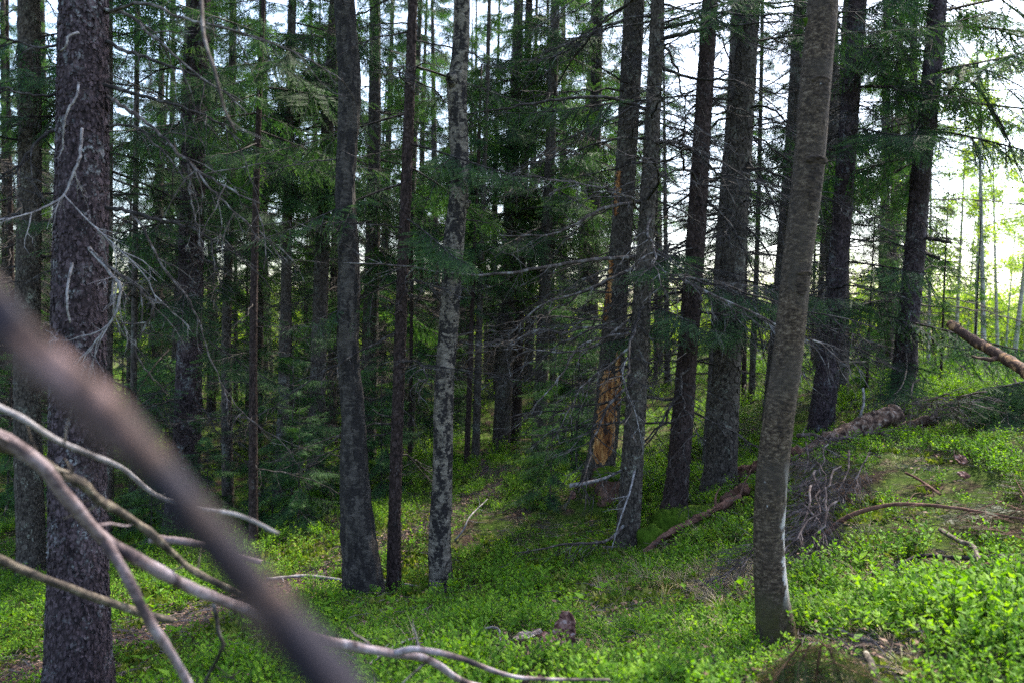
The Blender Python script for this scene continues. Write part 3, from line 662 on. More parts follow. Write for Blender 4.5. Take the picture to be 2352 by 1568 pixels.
tree('black', 'birch_tree', 'old black-barked birch with grey patches, deep furrows and widely flared foot', M['birch_black'], 15, 64, 0.11, 0.55, None, (7.5, B0, 0.9), (5, 2.5, 6, 0.4, 0.9), stubs=3, seed=11)
tree('thin', 'spruce_tree', 'thin dark red-brown spruce stem between the two old birches', M['bark_red'], 13, 16, 0.025, 0.3, (5.5, 0.02, 0.5, 0.003), (5.8, B1, 0.85), (26, 1.2, 5.5, 0.5, 1.3), stubs=10, seed=12)
tree('pale', 'birch_tree', 'crooked old birch with pale bark broken by black patches', M['birch_white'], 14, 56, 0.10, 0.25, None, (7.5, B0, 0.9), (3, 3.5, 6, 0.3, 0.8), stubs=4, seed=13)
tree('cent', 'spruce_tree', 'spruce trunk veiled by hanging green boughs behind the two small dark saplings', M['bark_far_hazed'], 18, 16, 0.05, 0.3, None, (3.4, A0, 0.95), (36, 0.6, 5.5, 0.8, 1.9), seed=14)
tree('clus', 'spruce_tree', 'thicker spruce of the pair standing past the path end', M['bark_far_hazed'], 18, 16, 0.06, 0.35, None, (4.4, A1, 0.9), (16, 0.8, 5, 0.8, 1.6), seed=15)
tree('clus2', 'spruce_tree', 'narrower spruce close beside a thicker one past the path end', M['bark_red'], 15, 14, 0.05, 0.3, None, (4.8, B0, 1.1), (16, 0.8, 5, 0.6, 1.3), seed=16)
tree('pair1', 'spruce_tree', 'thinnest dark stem of two beside the path, nearest the pale crooked birch', M['bark_red'], 6, 10, 0.05, 0.3, None, (2.4, B1, 0.42), (10, 0.6, 3, 0.3, 0.8), seed=17)
tree('pair2', 'spruce_tree', 'thin dark curved stem beside the path with a slightly thinner one at its left', M['bark_far_hazed'], 9, 10, 0.05, 0.5, None, (2.8, B0, 0.7), (14, 0.6, 3.5, 0.4, 1.0), seed=18)
tree('torn', 'spruce_tree', 'spruce with a long strip of bark torn off showing orange wood near the foot', M['bark_grey'], 19, 26, 0.05, 0.35, (6, 0.032, 0.7), (7.0, A0, 0.9), (34, 1.6, 6.5, 0.7, 1.8), seed=19)
tree('front', 'spruce_tree', 'straight grey spruce with fine scaly bark and long bare branches before the torn one', M['bark_grey'], 16, 24, 0.03, 0.25, (5.6, 0.024, 0.9, 0.004), (6.8, A1, 0.7), (44, 1.4, 6.0, 0.7, 2.0), stubs=14, seed=20, deadset=DEAD + DEADP)
tree('dark', 'spruce_tree', 'nearly black spruce trunk right of the straight grey one, above the mossy root ridge', M['bark_red'], 17, 22, 0.04, 0.3, (6, 0.028, 0.6), (7.0, A0, 0.8), (50, 0.7, 6.5, 0.8, 1.9), stubs=8, seed=21)
tree('stout', 'spruce_tree', 'stout rough-barked spruce beside the brush pile, its foot resting on broken red wood', M['bark_grey'], 19, 28, 0.05, 0.45, (6, 0.034, 1.0, 0.007), (7.2, A1, 0.9), (46, 1.2, 6.5, 0.8, 1.9), stubs=6, seed=22)
tree('behind', 'spruce_tree', 'grey spruce trunk half hidden behind the left side of the stout rough one', M['bark_far_hazed'], 17, 16, 0.05, 0.3, None, (8.0, A0, 0.5), (36, 1.2, 6.5, 0.8, 1.9), seed=23)
tree('bow', 'birch_tree', 'bowed smooth grey-brown birch stem with knots and a white strip near its foot', M['birch_near'], 10, 64, 0.04, 0.25, None, (5.6, B0, 0.6), None, seed=24)
tree('shade', 'spruce_tree', 'shaded spruce trunk seen along the left side of the bowed birch', M['bark_far_hazed'], 17, 14, 0.05, 0.3, None, (8.4, A1, 0.5), (36, 1.0, 6, 0.8, 1.9), seed=25)
tree('right', 'spruce_tree', 'dark spruce rising behind the brush heap just right of the bowed birch', M['bark_dark'], 18, 20, 0.05, 0.4, (6, 0.035, 0.5), (3.9, A0, 0.95), (34, 0.8, 5.5, 0.8, 1.8), seed=26)
tree('plum', 'spruce_tree', 'plum-coloured rough spruce trunk wrapped in big green boughs on the slope crest', M['bark_dark'], 18, 20, 0.05, 0.35, (6, 0.035, 0.6), (3.3, A1, 0.95), (16, 0.8, 4.5, 0.6, 1.5), seed=27)
tree('far1', 'spruce_tree', 'distant slim spruce seen between the veiled spruce and the torn one', M['bark_far_hazed'], 15, 10, 0.05, 0.3, None, (5.0, B1, 1.1), (14, 1, 5, 0.6, 1.3), seed=28)
tree('far2', 'spruce_tree', 'distant slim reddish spruce beside the plum-coloured trunk', M['bark_red'], 15, 10, 0.05, 0.3, None, (4.0, B0, 1.1), (14, 1, 5, 0.6, 1.3), seed=29)
tree('far3', 'spruce_tree', 'very slim distant spruce between the stout rough one and the bowed birch', M['bark_far_hazed'], 11, 10, 0.05, 0.3, None, (4.4, B1, 0.7), (12, 1, 4.5, 0.5, 1.1), seed=30)

# dead branches drawn from the photograph
for pts, a, b, m_, n_, l_ in [
  ([(180,75,4.12),(158,84,4.08),(152,105,4.08),(140,118,4.1)], .007, .005, 'twig_pale', 0, .1),
  ([(180,190,4.13),(176,222,4.08),(155,255,4.06),(146,300,4.07),(145,345,4.1)], .007, .004, 'twig_pale', 1, .1),
  ([(188,295,4.13),(183,360,4.07),(165,405,4.05),(147,448,4.03),(100,478,3.95),(40,498,3.85),(-60,515,3.75)], .008, .003, 'twig_pale', 7, .2),
  ([(166,605,4.13),(156,655,4.08),(154,700,4.07),(161,742,4.1)], .008, .005, 'twig_pale', 0, .1),
  ([(147,448,4.03),(200,505,3.98),(260,560,3.95),(330,630,3.9),(360,690,3.9)], .004, .002, 'twig_pale', 9, .22),
  ([(204,570,4.12),(238,608,4.02),(262,640,3.98),(277,655,3.95),(265,720,3.95),(215,790,3.95),(170,840,3.95)], .010, .003, 'twig_pale', 12, .25),
  ([(208,575,4.1),(290,640,3.9),(345,690,3.85),(350,720,3.85),(312,790,3.9),(330,840,3.9),(385,905,3.95)], .007, .003, 'twig_dead', 8, .3),
  ([(228,20,4.3),(300,40,4.2),(390,120,4.1),(480,190,4.0),(560,235,3.95)], .010, .003, 'twig_dead', 8, .35),
  ([(243,95,4.3),(300,120,4.2),(400,155,4.1),(485,190,4.0)], .012, .004, 'twig_dark', 6, .35),
  ([(240,195,4.25),(345,225,4.1),(430,250,4.0),(500,280,3.95),(560,330,3.9)], .012, .003, 'twig_dark', 10, .4),
  ([(247,222,4.3),(320,270,4.15),(380,320,4.05),(435,375,3.95),(520,430,3.9),(600,470,3.85)], .011, .004, 'twig_dead', 8, .4),
  ([(435,375,3.95),(438,440,3.95),(452,520,3.95),(470,600,3.95)], .006, .002, 'twig_dead', 6, .25),
  ([(435,375,3.95),(510,460,3.85),(580,520,3.8),(660,600,3.8)], .006, .002, 'twig_dead', 7, .3),
  ([(247,290,4.3),(310,292,4.2),(400,380,4.1),(450,450,4.0)], .008, .003, 'twig_dark', 6, .3),
  ([(245,477,4.25),(300,487,4.1),(360,506,4.0),(450,528,3.95),(540,585,3.9)], .013, .004, 'twig_dark', 10, .4),
  ([(300,487,4.1),(330,530,4.05),(380,620,4.0),(440,700,4.0),(520,900,4.0),(600,985,4.0)], .007, .002, 'twig_dead', 10, .3),
  ([(140,100,4.3),(90,110,4.2),(0,85,4.1),(-80,70,4.0)], .008, .003, 'twig_dark', 7, .35),
  ([(140,218,4.3),(80,220,4.2),(0,200,4.1),(-80,195,4.0)], .008, .003, 'twig_dark', 7, .35),
  ([(138,298,4.3),(95,315,4.2),(40,380,4.1),(-40,440,4.0)], .010, .003, 'twig_dark', 7, .35),
  ([(238,30,4.3),(330,10,4.1),(430,45,3.9),(560,80,3.8),(700,130,3.7),(790,190,3.7)], .010, .003, 'twig_dead', 10, .35)]:
    own_branch('big', pts, a, b, m_, n_, l_)
for pts, a, b, m_, n_, l_ in [
  ([(1488,252,7.2),(1400,226,7.0),(1300,226,6.8),(1180,245,6.6),(1080,262,6.5)], .014, .004, 'twig_dark', 14, .5),
  ([(1474,462,7.2),(1380,482,7.0),(1280,536,6.8),(1150,542,6.6)], .014, .004, 'twig_dead', 14, .5),
  ([(1466,588,7.2),(1330,602,6.9),(1180,626,6.6),(1060,632,6.4),(920,612,6.1),(790,604,6.0)], .014, .004, 'twig_dead', 16, .45),
  ([(1456,616,7.2),(1340,668,7.0),(1240,704,6.8),(1170,770,6.7)], .012, .003, 'twig_dead', 12, .4),
  ([(1452,730,7.2),(1350,800,6.9),(1240,805,6.8),(1120,775,6.7)], .011, .003, 'twig_dead', 12, .4),
  ([(1470,760,7.2),(1340,790,6.8),(1290,860,6.6),(1230,930,6.5),(1190,985,6.5)], .009, .003, 'twig_dead', 10, .3),
  ([(1450,800,7.2),(1430,860,6.9),(1460,950,6.8),(1478,1040,6.8)], .007, .002, 'twig_pale', 5, .2),
  ([(1458,1080,7.1),(1446,1130,6.95),(1425,1190,6.85),(1405,1260,6.8)], .008, .003, 'twig_pale', 3, .2),
  ([(1445,1195,7.2),(1390,1240,6.9),(1290,1250,6.6),(1180,1272,6.4)], .013, .003, 'twig_dead', 12, .4),
  ([(1506,95,7.2),(1580,76,7.0),(1660,62,6.8),(1790,50,6.7)], .016, .005, 'twig_dark', 10, .5),
  ([(1505,150,7.2),(1590,180,7.1),(1700,190,7.0),(1800,260,6.9)], .012, .003, 'twig_dark', 12, .5),
  ([(1490,330,7.2),(1560,330,7.0),(1650,400,6.9),(1700,500,6.8)], .012, .003, 'twig_dark', 12, .5)]:
    own_branch('front', pts, a, b, m_, n_, l_)
for pts in [[(1540,560,8.0),(1480,660,7.6),(1420,800,7.3),(1370,860,7.1)], [(1570,880,8.0),(1500,1000,7.7),(1440,1060,7.5)], [(1580,700,8.0),(1530,790,7.8),(1470,900,7.6)], [(1610,450,8.0),(1680,520,7.8),(1740,640,7.6),(1790,700,7.5)]]:
    own_branch('dark', pts, .011, .003, 'twig_dark', 12, .45)
for pts in [[(1700,350,8.4),(1760,430,8.1),(1800,560,7.9),(1820,700,7.8)], [(1690,500,8.4),(1750,560,8.2),(1790,640,8.0)], [(1680,650,8.4),(1730,720,8.2),(1765,860,8.0)], [(1700,250,8.4),(1770,250,8.1),(1850,330,7.9)]]:
    own_branch('stout', pts, .011, .003, 'twig_dark', 12, .45)
for pts in [[(2120,545,10.5),(2155,552,10.2),(2185,558,10.1)], [(2115,575,10.5),(2140,588,10.3),(2160,596,10.2)]]:
    own_branch('plum', pts, .022, .014, 'twig_dark', 1, .2, 'branch_stub')
own_branch('plum', [(2130,150,10.5),(2230,190,10.1),(2300,290,9.9),(2352,420,9.8)], .02, .004, 'twig_dark', 14, .5)

# green boughs hanging from the nearer spruces: height, azimuth, length, pitch
def boughs(key, items):
    root, base, pos, radius, D, r = TREES[key]
    for (u, v, az, L, pit) in items:
        h = at(u, v, D)[2] - base[2]
        dd = (math.cos(rad(az)) * math.cos(rad(pit)), math.sin(rad(az)) * math.cos(rad(pit)), math.sin(rad(pit)))
        link('live_branch', LIVE[r.integers(len(LIVE))], root, pos(h) + 0.6 * radius(h) * unit(dd), R=frame(dd), s=L / 1.5)
boughs('dark', [(1590,570,-120,1.5,-6),(1585,640,-70,1.4,-10),(1575,710,-140,1.3,-12)])
boughs('front', [(1476,690,-60,1.0,-12),(1508,60,-60,1.6,0),(1500,230,-160,1.5,-8)])
boughs('stout', [(1680,640,-60,1.4,-8),(1675,700,-110,1.3,-12),(1715,60,-120,1.6,0),(1715,100,-40,1.7,0)])
boughs('right', [(1920,600,-60,1.9,-6),(1905,700,-20,2.0,-10),(1960,120,-60,2.2,0),(1950,200,-20,2.2,-4),(1950,300,-90,2.0,-8)])
boughs('plum', [(2140,120,-150,2.3,-4),(2140,170,-90,2.4,-6),(2135,230,-30,2.4,-8),(2130,280,-120,2.2,-12),(2125,300,-60,2.2,-14),(2090,680,-150,1.9,-6),(2080,740,-70,2.0,-8),(2075,780,-30,2.1,-6),(2075,800,-120,1.8,-14),(2145,60,0,2.6,2),(2150,30,-45,2.6,4)])
boughs('thin', [(940,260,170,1.4,-10),(935,330,-30,1.3,-14),(930,420,-150,1.3,-18),(925,500,-60,1.2,-20),(940,150,20,1.5,-6),(920,640,200,1.0,-24),(930,380,60,1.4,-12)])
boughs('rod', [(600,150,-60,1.3,-6),(600,80,-120,1.4,0),(598,200,-20,1.3,-8),(596,260,-160,1.2,-10),(590,330,-90,1.2,-14),(592,300,20,1.3,-12)])
boughs('dusk', [(450,200,-60,1.9,-6),(445,300,-100,1.8,-10),(440,420,-40,1.7,-14),(440,500,-120,1.7,-14),(435,640,-70,1.6,-18),(432,760,-30,1.5,-18),(432,850,-110,1.4,-20)])

rb_ = np.random.default_rng(64)
for key, v0, v1, n_, L_ in (('cent', 60, 720, 16, 2.3), ('clus', 40, 560, 12, 2.1), ('mid1', 40, 620, 12, 1.8), ('mid2', 20, 560, 12, 2.0), ('slim', 40, 700, 12, 1.6), ('clus2', 100, 500, 8, 1.8), ('hid', 60, 560, 8, 1.8), ('far1', 100, 700, 10, 1.8)):
    D_, pth = TR[key]
    boughs(key, [(np.interp(v, [p[1] for p in pth], [p[0] for p in pth]), v, rb_.uniform(0, 360), L_ * rb_.uniform(.6, 1.1), rb_.uniform(-22, -2)) for v in rb_.uniform(v0, v1, n_)])
# knots on the bowed birch and torn-bark wood on the spruce
def shell_patch(key, outline, mat, off, name, thick=0.02, du=0):
    """a patch lying on the camera-facing surface of a trunk; outline rows of (v, left fraction, right fraction) of the trunk's half width"""
    root, base, pos, radius, D, r = TREES[key]; rows = []; nc = 11
    vs_ = np.array([o[0] for o in outline], float); n = 34
    for k in range(n):
        v = np.interp(k / (n - 1), (0, 1), (vs_[0], vs_[-1])); l = np.interp(v, vs_, [o[1] for o in outline]); rr = np.interp(v, vs_, [o[2] for o in outline])
        l += 0.07 * r.normal(); rr += 0.07 * r.normal(); l, rr = max(-0.97, l), min(0.97, rr)
        h = np.interp(v, [p[1] for p in TR[key][1]], [at(p[0], p[1], D)[2] for p in TR[key][1]]) - base[2]; c = pos(h); R_ = radius(h)
        row = []
        for j in range(nc):
            x = l + (rr - l) * j / (nc - 1); th = math.asin(max(-1, min(1, x))); e = 0 if 0 < j < nc - 1 and 0 < k < n - 1 else -thick
            o = R_ + off + e + (0.006 if thick > .015 else 0.0015) * r.normal() * (1 if e == 0 else 0)
            row.append(c + np.array([math.sin(th) * o, -math.cos(th) * o, 0]))
        rows.append(row)
    V = np.array(rows).reshape(-1, 3); i, j = np.meshgrid(np.arange(n - 1), np.arange(nc - 1), indexing='ij'); a = (i * nc + j).ravel()
    F = np.concatenate([np.stack([a, a + nc, a + nc + 1], 1), np.stack([a, a + nc + 1, a + 1], 1)])
    g = Geo(); g.add(V, F); o = link(name, g.mesh(name, mat, True), root_trunk[key]); return o
shell_patch('torn', [(845,-0.5,-0.1),(862,-0.75,0.3),(900,-0.85,0.55),(960,-0.9,0.72),(1010,-0.9,0.7),(1040,-0.85,0.5),(1062,-0.5,0.1)], M['wood_orange'], 0.014, 'exposed_wood')['label'] = 'orange bare wood under torn bark'
shell_patch('torn', [(395,-0.9,-0.55),(440,-0.95,-0.45),(500,-0.95,-0.6)], M['wood_orange'], 0.01, 'exposed_wood')
shell_patch('torn', [(590,-0.9,-0.6),(690,-0.95,-0.5),(740,-0.95,-0.7)], M['wood_orange'], 0.01, 'exposed_wood')
shell_patch('torn', [(800,0.2,0.5),(870,0.3,0.8),(930,0.5,0.85)], M['wood_orange'], 0.012, 'exposed_wood')
def knot(u, v, w_, h_, key='bow', mat='knot', name='knot', prot=0.5):
    root, base, pos, radius, D, r = TREES[key]; hh = at(u, v, D)[2] - base[2]; c = pos(hh); R_ = radius(hh)
    cu = np.interp(v, [p[1] for p in TR[key][1]], [p[0] for p in TR[key][1]]); x = np.clip((u - cu) / FPX * D / R_, -1.0, 1.0); th = math.asin(x)
    nrm = np.array([math.sin(th), -math.cos(th), 0]); tx = np.array([math.cos(th), math.sin(th), 0]); ww, hh_ = w_ / FPX * D / 2, h_ / FPX * D / 2
    V, n, m_ = [], 9, 20
    for i in range(n):
        f_ = i / (n - 1); rr_ = math.sin(f_ * math.pi / 2 + 0.001)
        for j in range(m_):
            a = 2 * math.pi * j / m_; e = 1 + 0.12 * r.normal()
            brow = 1.0 + 0.7 * max(0, math.sin(a)) * math.sin(f_ * math.pi)
            V.append(c + nrm * (R_ * 0.86 + ww * prot * math.cos(f_ * math.pi / 2) * brow * e) + tx * ww * rr_ * math.cos(a) + np.array([0, 0, hh_ * rr_ * math.sin(a)]))
    F = []
    for i in range(n - 1):
        for j in range(m_):
            a, b = i * m_ + j, i * m_ + (j + 1) % m_; F += [(a, a + m_, b + m_), (a, b + m_, b)]
    g = Geo(); g.add(V, F); return link(name, g.mesh(name, M[mat], True), root_trunk[key])
for rows in ([(372,-.1,.7),(384,-.3,.93),(410,-.42,.95),(440,-.36,.9),(470,-.1,.6),(492,.1,.3)], [(188,-.1,.5),(200,-.4,.8),(225,-.5,.85),(250,-.35,.7),(268,0,.4)], [(622,0,.5),(636,-.3,.85),(660,-.35,.8),(680,0,.4)], [(938,-.2,.2),(950,-.45,.4),(968,-.5,.45),(988,-.35,.35),(1000,0,.1)]):
    shell_patch('bow', rows, M['knot'], 0.002, 'bark_shade_patch', 0.012)  # patch below the brow knot paints its hollow's shade; others are darker bark
knot(1866, 374, 56, 24, prot=.26); knot(1874, 192, 46, 20, prot=.2); knot(1842, 630, 46, 14, prot=.25); knot(1778, 966, 26, 24, prot=.25); knot(1846, 52, 18, 26, mat='moss', name='moss_tuft', prot=0.9)
knot(1040, 190, 30, 34, 'pale', 'birch_white', 'branch_scar', 0.9); knot(1072, 470, 22, 26, 'pale', 'birch_white', 'branch_scar', 0.8)

# ------------------------------------------------------------------ background trees
TAKEN = [t[1] for t in TREES.values()]
def simple_trunk(H, r0_, mat, seed):
    z = np.r_[-0.3, np.linspace(0, 6, 40), np.linspace(6.5, H, 14)] if H > 6 else np.r_[-0.2, np.linspace(0, H, 24)]
    wob = np.random.default_rng(seed).uniform(-1, 1, 4)
    P = np.stack([0.06 * wob[0] * np.sin(z * 0.4 + wob[1]) * r0_ / 0.12, 0.06 * wob[2] * np.sin(z * 0.35) * r0_ / 0.12, z], 1)
    g = Geo(); v, f = trunk_arr(P - P[1] * (1, 1, 0), r0_ * np.clip(1 - z / H, 0.03, 1.05), seed, 12, 0.06, 0.35); g.add(v, f); return g.mesh('trunk', mat, True)
TRUNK_A = [simple_trunk(17, 0.13 + 0.02 * k, M['bark_far_hazed'] if k % 2 else M['bark_grey'], 50 + k) for k in range(3)]
TRUNK_B = [simple_trunk(9.8, 0.055 + 0.01 * k, M['bark_far_hazed'] if k else M['bark_red'], 60 + k) for k in range(2)]
TRUNK_S = simple_trunk(2.4, 0.014, M['twig_dark'], 70)
TRUNK_W = [simple_trunk(10, 0.06, M['birch_far'], 80 + k) for k in range(2)]
BIRW = [mk('limbs', a[0], M['birch_far']) for a in BIR]; BIRL = [mk('crown', a[1], M['birch_leaf']) for a in BIR]
BUSHW = [mk('limbs', a[0], M['twig_dark']) for a in BUSH]; BUSHL = [mk('crown', a[1], M['birch_leaf']) for a in BUSH]

def place(u, D): 
    p = at(u, 900, D); return np.array([p[0], p[1], gz(p[0], p[1]) - 0.03])
def bg_spruce(u, D, kind, s, lab, grp, r, h0=None):
    p = place(u, D)
    o = empty({'A': 'spruce_tree', 'B': 'young_spruce', 'S': 'spruce_sapling'}[kind], p); o.rotation_euler = (rad(r.uniform(-1.5, 1.5)), rad(r.uniform(-1, 2)), r.uniform(0, 6.283)); o.scale = (s, s, s)
    tag(o, lab, 'sapling' if kind == 'S' else 'tree', grp)
    if kind == 'A':
        link('trunk', TRUNK_A[r.integers(3)], o); link('crown', CROWN_A[r.integers(2)], o, (0, 0, h0 or r.uniform(2.4, 4.4)))
        link('dead_twigs', SKIRT[r.integers(3)], o, (0, 0, 0.4), kind='stuff')
    elif kind == 'B':
        link('trunk', TRUNK_B[r.integers(2)], o); link('crown', CROWN_B[r.integers(2)], o, (0, 0, h0 or r.uniform(0.9, 1.8)))
    else:
        link('trunk', TRUNK_S, o); link('crown', CROWN_S[r.integers(2)], o, (0, 0, 0.15))
    return o
r = np.random.default_rng(77)
spots = []
def free(u, D, dmin):
    p = place(u, D)
    for q_ in spots + TAKEN:
        if math.hypot(p[0] - q_[0], p[1] - q_[1]) < dmin: return False
    spots.append(p); return True
n_a = 0
for k in range(400):
    if n_a >= 44: break
    D = r.uniform(12.5, 29); u = r.uniform(-500, 2350)
    if 1040 < u < 1200 and D < 18: continue
    if u > 2130 and D < 40 and u < 2420: continue
    if 1400 < u < 1900 and D < 21: continue
    if 1430 < u < 1880 and r.random() < 0.6: continue
    if free(u, D, 1.3): bg_spruce(u, D, 'A', r.uniform(0.75, 1.1), 'tall spruce with bare lower trunk in the dense wood behind the nearer trees', 'tall spruces of the wood behind', r); n_a += 1
for u in np.linspace(860, 1420, 9):
    D = r.uniform(19, 29); free(u, D, 0); bg_spruce(u + r.uniform(-20, 20), D, 'A', r.uniform(0.9, 1.15), 'tall spruce with bare lower trunk in the dense wood behind the nearer trees', 'tall spruces of the wood behind', r)
n_b = 0
for k in range(300):
    if n_b >= 32: break
    D = r.uniform(10.5, 26); u = r.uniform(-300, 2300)
    if 1020 < u < 1230 or (1380 < u < 1900 and D < 13): continue
    if u > 2100 or (1430 < u < 1880 and r.random() < 0.6): continue
    if free(u, D, 0.9): bg_spruce(u, D, 'B', r.uniform(0.45, 1.0), 'slender young spruce with green boughs low down in the wood behind', 'young spruces of the wood behind', r); n_b += 1
for u, D, s, lab in [(1268, 8.6, 0.62, 'small dark spruce sapling beside the path, left of the mossy stump'), (1240, 8.9, 0.5, 'spindly spruce sapling close left of a larger one beside the path'),
                     (690, 8.6, 0.7, 'bushy spruce sapling behind the fallen pale stick left of the black birch'), (630, 9.3, 0.8, 'tall feathery spruce sapling behind the red-brown pole spruce'),
                     (480, 8.8, 0.75, 'spruce sapling half hidden by the blurred branch'), (350, 8.5, 0.6, 'low spruce sapling in the hollow right of the thick scaly spruce'),
                     (880, 10.5, 0.9, 'spruce sapling between the black birch and the thin red-brown stem'), (1330, 10.6, 0.9, 'spruce sapling just left of the torn spruce'),
                     (150, 9.8, 0.9, 'spruce sapling left behind the thick scaly spruce')]:
    bg_spruce(u, D, 'S', s, lab, None, r)
n_p = 0
for k in range(400):
    if n_p >= 34: break
    D = r.uniform(12, 29); u = r.uniform(-250, 2160)
    if 1060 < u < 1190 and D < 18: continue
    if not free(u, D, 0.7): continue
    o = empty('slim_spruce', place(u, D)); sc_ = r.uniform(0.95, 1.5); o.scale = (sc_,) * 3; o.rotation_euler = (rad(r.uniform(-2, 2)), rad(r.uniform(0, 3)), r.uniform(0, 6.283)); tag(o, 'pole-thin spruce with bare twiggy lower stem in the wood behind', 'tree', 'pole-thin spruces of the wood behind')
    link('trunk', TRUNK_B[r.integers(2)], o); link('crown', CROWN_B[r.integers(2)], o, (0, 0, r.uniform(3.2, 5.0)), s=0.62); link('dead_twigs', SKIRT[r.integers(3)], o, (0, 0, 0.4), kind='stuff', s=0.75); n_p += 1
n_s = 0
for k in range(300):
    if n_s >= 26: break
    D = r.uniform(9.0, 19); u = r.uniform(-250, 1420)
    if 860 < u < 1230 and D < 16 or abs(u - 1150) < 60: continue
    if free(u, D, 0.55): bg_spruce(u, D, 'S', r.uniform(0.6, 1.3), 'feathery spruce sapling in the shaded undergrowth of the wood', 'spruce saplings of the undergrowth', r); n_s += 1
for u, D, s, lab in [(2160, 12.5, 0.42, 'leafy young spruce on the crest right of the plum-coloured trunk'), (1990, 12.2, 0.40, 'low wide young spruce between the brush heap spruce and the plum-coloured one'),
                     (2235, 14.5, 0.42, 'young spruce at the edge of the sunny clearing'), (2420, 13.5, 0.7, 'bright young spruce standing at the right by the leaning log')]:
    bg_spruce(u, D, 'B', s, lab, None, r, 0.5)
def birch(u, D, s, lab, grp):
    p = place(u, D); o = empty('birch_tree', p); o.rotation_euler = (0, rad(r.uniform(-2, 5)), r.uniform(0, 6.283)); o.scale = (s, s, s); tag(o, lab, 'tree', grp)
    k = int(r.integers(2)); link('trunk', TRUNK_W[k], o); link('limbs', BIRW[k], o, kind='stuff'); link('crown', BIRL[k], o)
for u, D in [(2258, 19), (2290, 24), (2236, 22), (2325, 21), (2372, 26), (2190, 25), (2130, 20), (2440, 19), (2305, 30), (2215, 31), (2010, 26), (2350, 33)]:
    birch(u, D, r.uniform(0.75, 1.05), 'slender white birch with fresh leaves in the sunny clearing on the right', 'birches in the sunny clearing')
for k in range(16):
    birch(r.uniform(-300, 1950), r.uniform(31, 44), r.uniform(0.5, 0.8), 'pale birch in fresh leaf beyond the dark spruces', 'birches beyond the spruces')
for k in range(64):
    u = -400 + 3200 * (k + r.random()) / 64; D = r.uniform(31, 46); p = place(u, D); o = empty('broadleaf_bush', p); s = r.uniform(0.85, 1.35); o.scale = (s, s, s); o.rotation_euler[2] = r.uniform(0, 6.283)
    tag(o, 'sunlit yellow-green bush on the open ground beyond the spruces', 'bush', 'sunlit bushes beyond the spruces'); k_ = int(r.integers(3))
    link('limbs', BUSHW[k_], o, kind='stuff'); link('crown', BUSHL[k_], o)
# the wooded skyline far off reads as one mass
g = Geo()
for k in range(150):
    a = rad(r.uniform(-50, 50)); D = r.uniform(60, 95); x, y = D * math.sin(a), D * math.cos(a); z = gz(x, y); hh = r.uniform(3.0, 6.5); rr_ = r.uniform(1.6, 3.0); n = 260
    t = r.random(n) ** 0.8; th = r.uniform(0, 6.283, n); rad_ = rr_ * (1 - t) ** 0.7 * np.sqrt(r.random(n)) + 0.1
    C = np.stack([x + rad_ * np.cos(th), y + rad_ * np.sin(th), z + t * hh], 1); A_ = r.normal(0, 0.22, (n, 3)); B_ = r.normal(0, 0.22, (n, 3))
    V = np.stack([C - A_, C + B_, C + A_], 1).reshape(-1, 3); g.add(V, np.arange(3 * n).reshape(-1, 3), int(r.random() < 0.75), np.repeat(r.random(n), 3).astype(np.float32))
o = link('far_wood', g.mesh('far_wood', [M['needle'], M['birch_leaf']]), kind='stuff'); o['label'] = 'far-off low wood beyond the open ground'; o['category'] = 'wood'

# ------------------------------------------------------------------ fallen wood, brush, stones of moss
r = np.random.default_rng(33)
CLEAR = []
def thing_tube(name, label, cat, pts, r0, r1, mat, group=None, twigs=0, tl=0.3, rough=0.08, sides=12, n=None, sink=None, forks=(), seed=1, endmat=None, twr=0.35):
    """a stick or log drawn along photograph points (u, v, depth), or world points when given as arrays"""
    rr = np.random.default_rng(seed); P = np.array([at(*p) if not isinstance(p, np.ndarray) else p for p in pts]); base = P[0].copy()
    P = smooth_path(P, n or max(14, 8 * len(pts))) - base; m_ = len(P); R_ = np.linspace(r0, r1, m_) * (1 + 0.06 * rr.normal(size=m_))
    CLEAR.append((P + base, np.linspace(r0, r1, m_)))
    root = empty(name, base); tag(root, label, cat, group)
    def rm(Pc, Nn, Bb, th, q_):
        c = np.stack([np.tile(np.cos(th) * 1.4, (len(Pc), 1)), np.tile(np.sin(th) * 1.4, (len(Pc), 1)), np.tile((np.arange(len(Pc)) * 0.5)[:, None], (1, len(th)))], -1).reshape(-1, 3)
        return q_ * (1 + rough * 2 * vnoise(c, seed).reshape(q_.shape))
    g = Geo(); v, f = tube_arr(P, R_, sides, True, rm); g.add(v, f); link('stem', g.mesh('stem', M[mat], True), root)
    for pf, fa, fb in forks:
        Q = smooth_path([at(*p) for p in pf], max(12, 7 * len(pf))) - base; g = Geo(); v, f = tube_arr(Q, np.linspace(fa, fb, len(Q)), 9, True, rm); g.add(v, f); link('fork', g.mesh('fork', M[mat], True), root)
    if twigs:
        for k in range(twigs):
            g = Geo(); i = rr.integers(m_ // 8, m_); T = unit(P[min(i + 1, m_ - 1)] - P[max(i - 1, 0)]); d = unit(T * 0.8 + rr.normal(0, 0.6, 3)); Q = [P[i]]; l = tl * rr.uniform(0.4, 1.2)
            for q_ in range(5): d = unit(d + rr.normal(0, 0.2, 3)); Q.append(Q[-1] + d * l / 5)
            v, f = tube_arr(Q, np.linspace(r1 * twr * 1.5, r1 * twr * 0.4, 6), 5); g.add(v, f); link('twig', g.mesh('twig', M[mat], True), root)
    return root
def gp(u, v, lift=0.0):
    """the point seen at (u, v) that lies lift metres above the forest floor"""
    return on_ground(u, v, 1.5, 45, lift).copy()

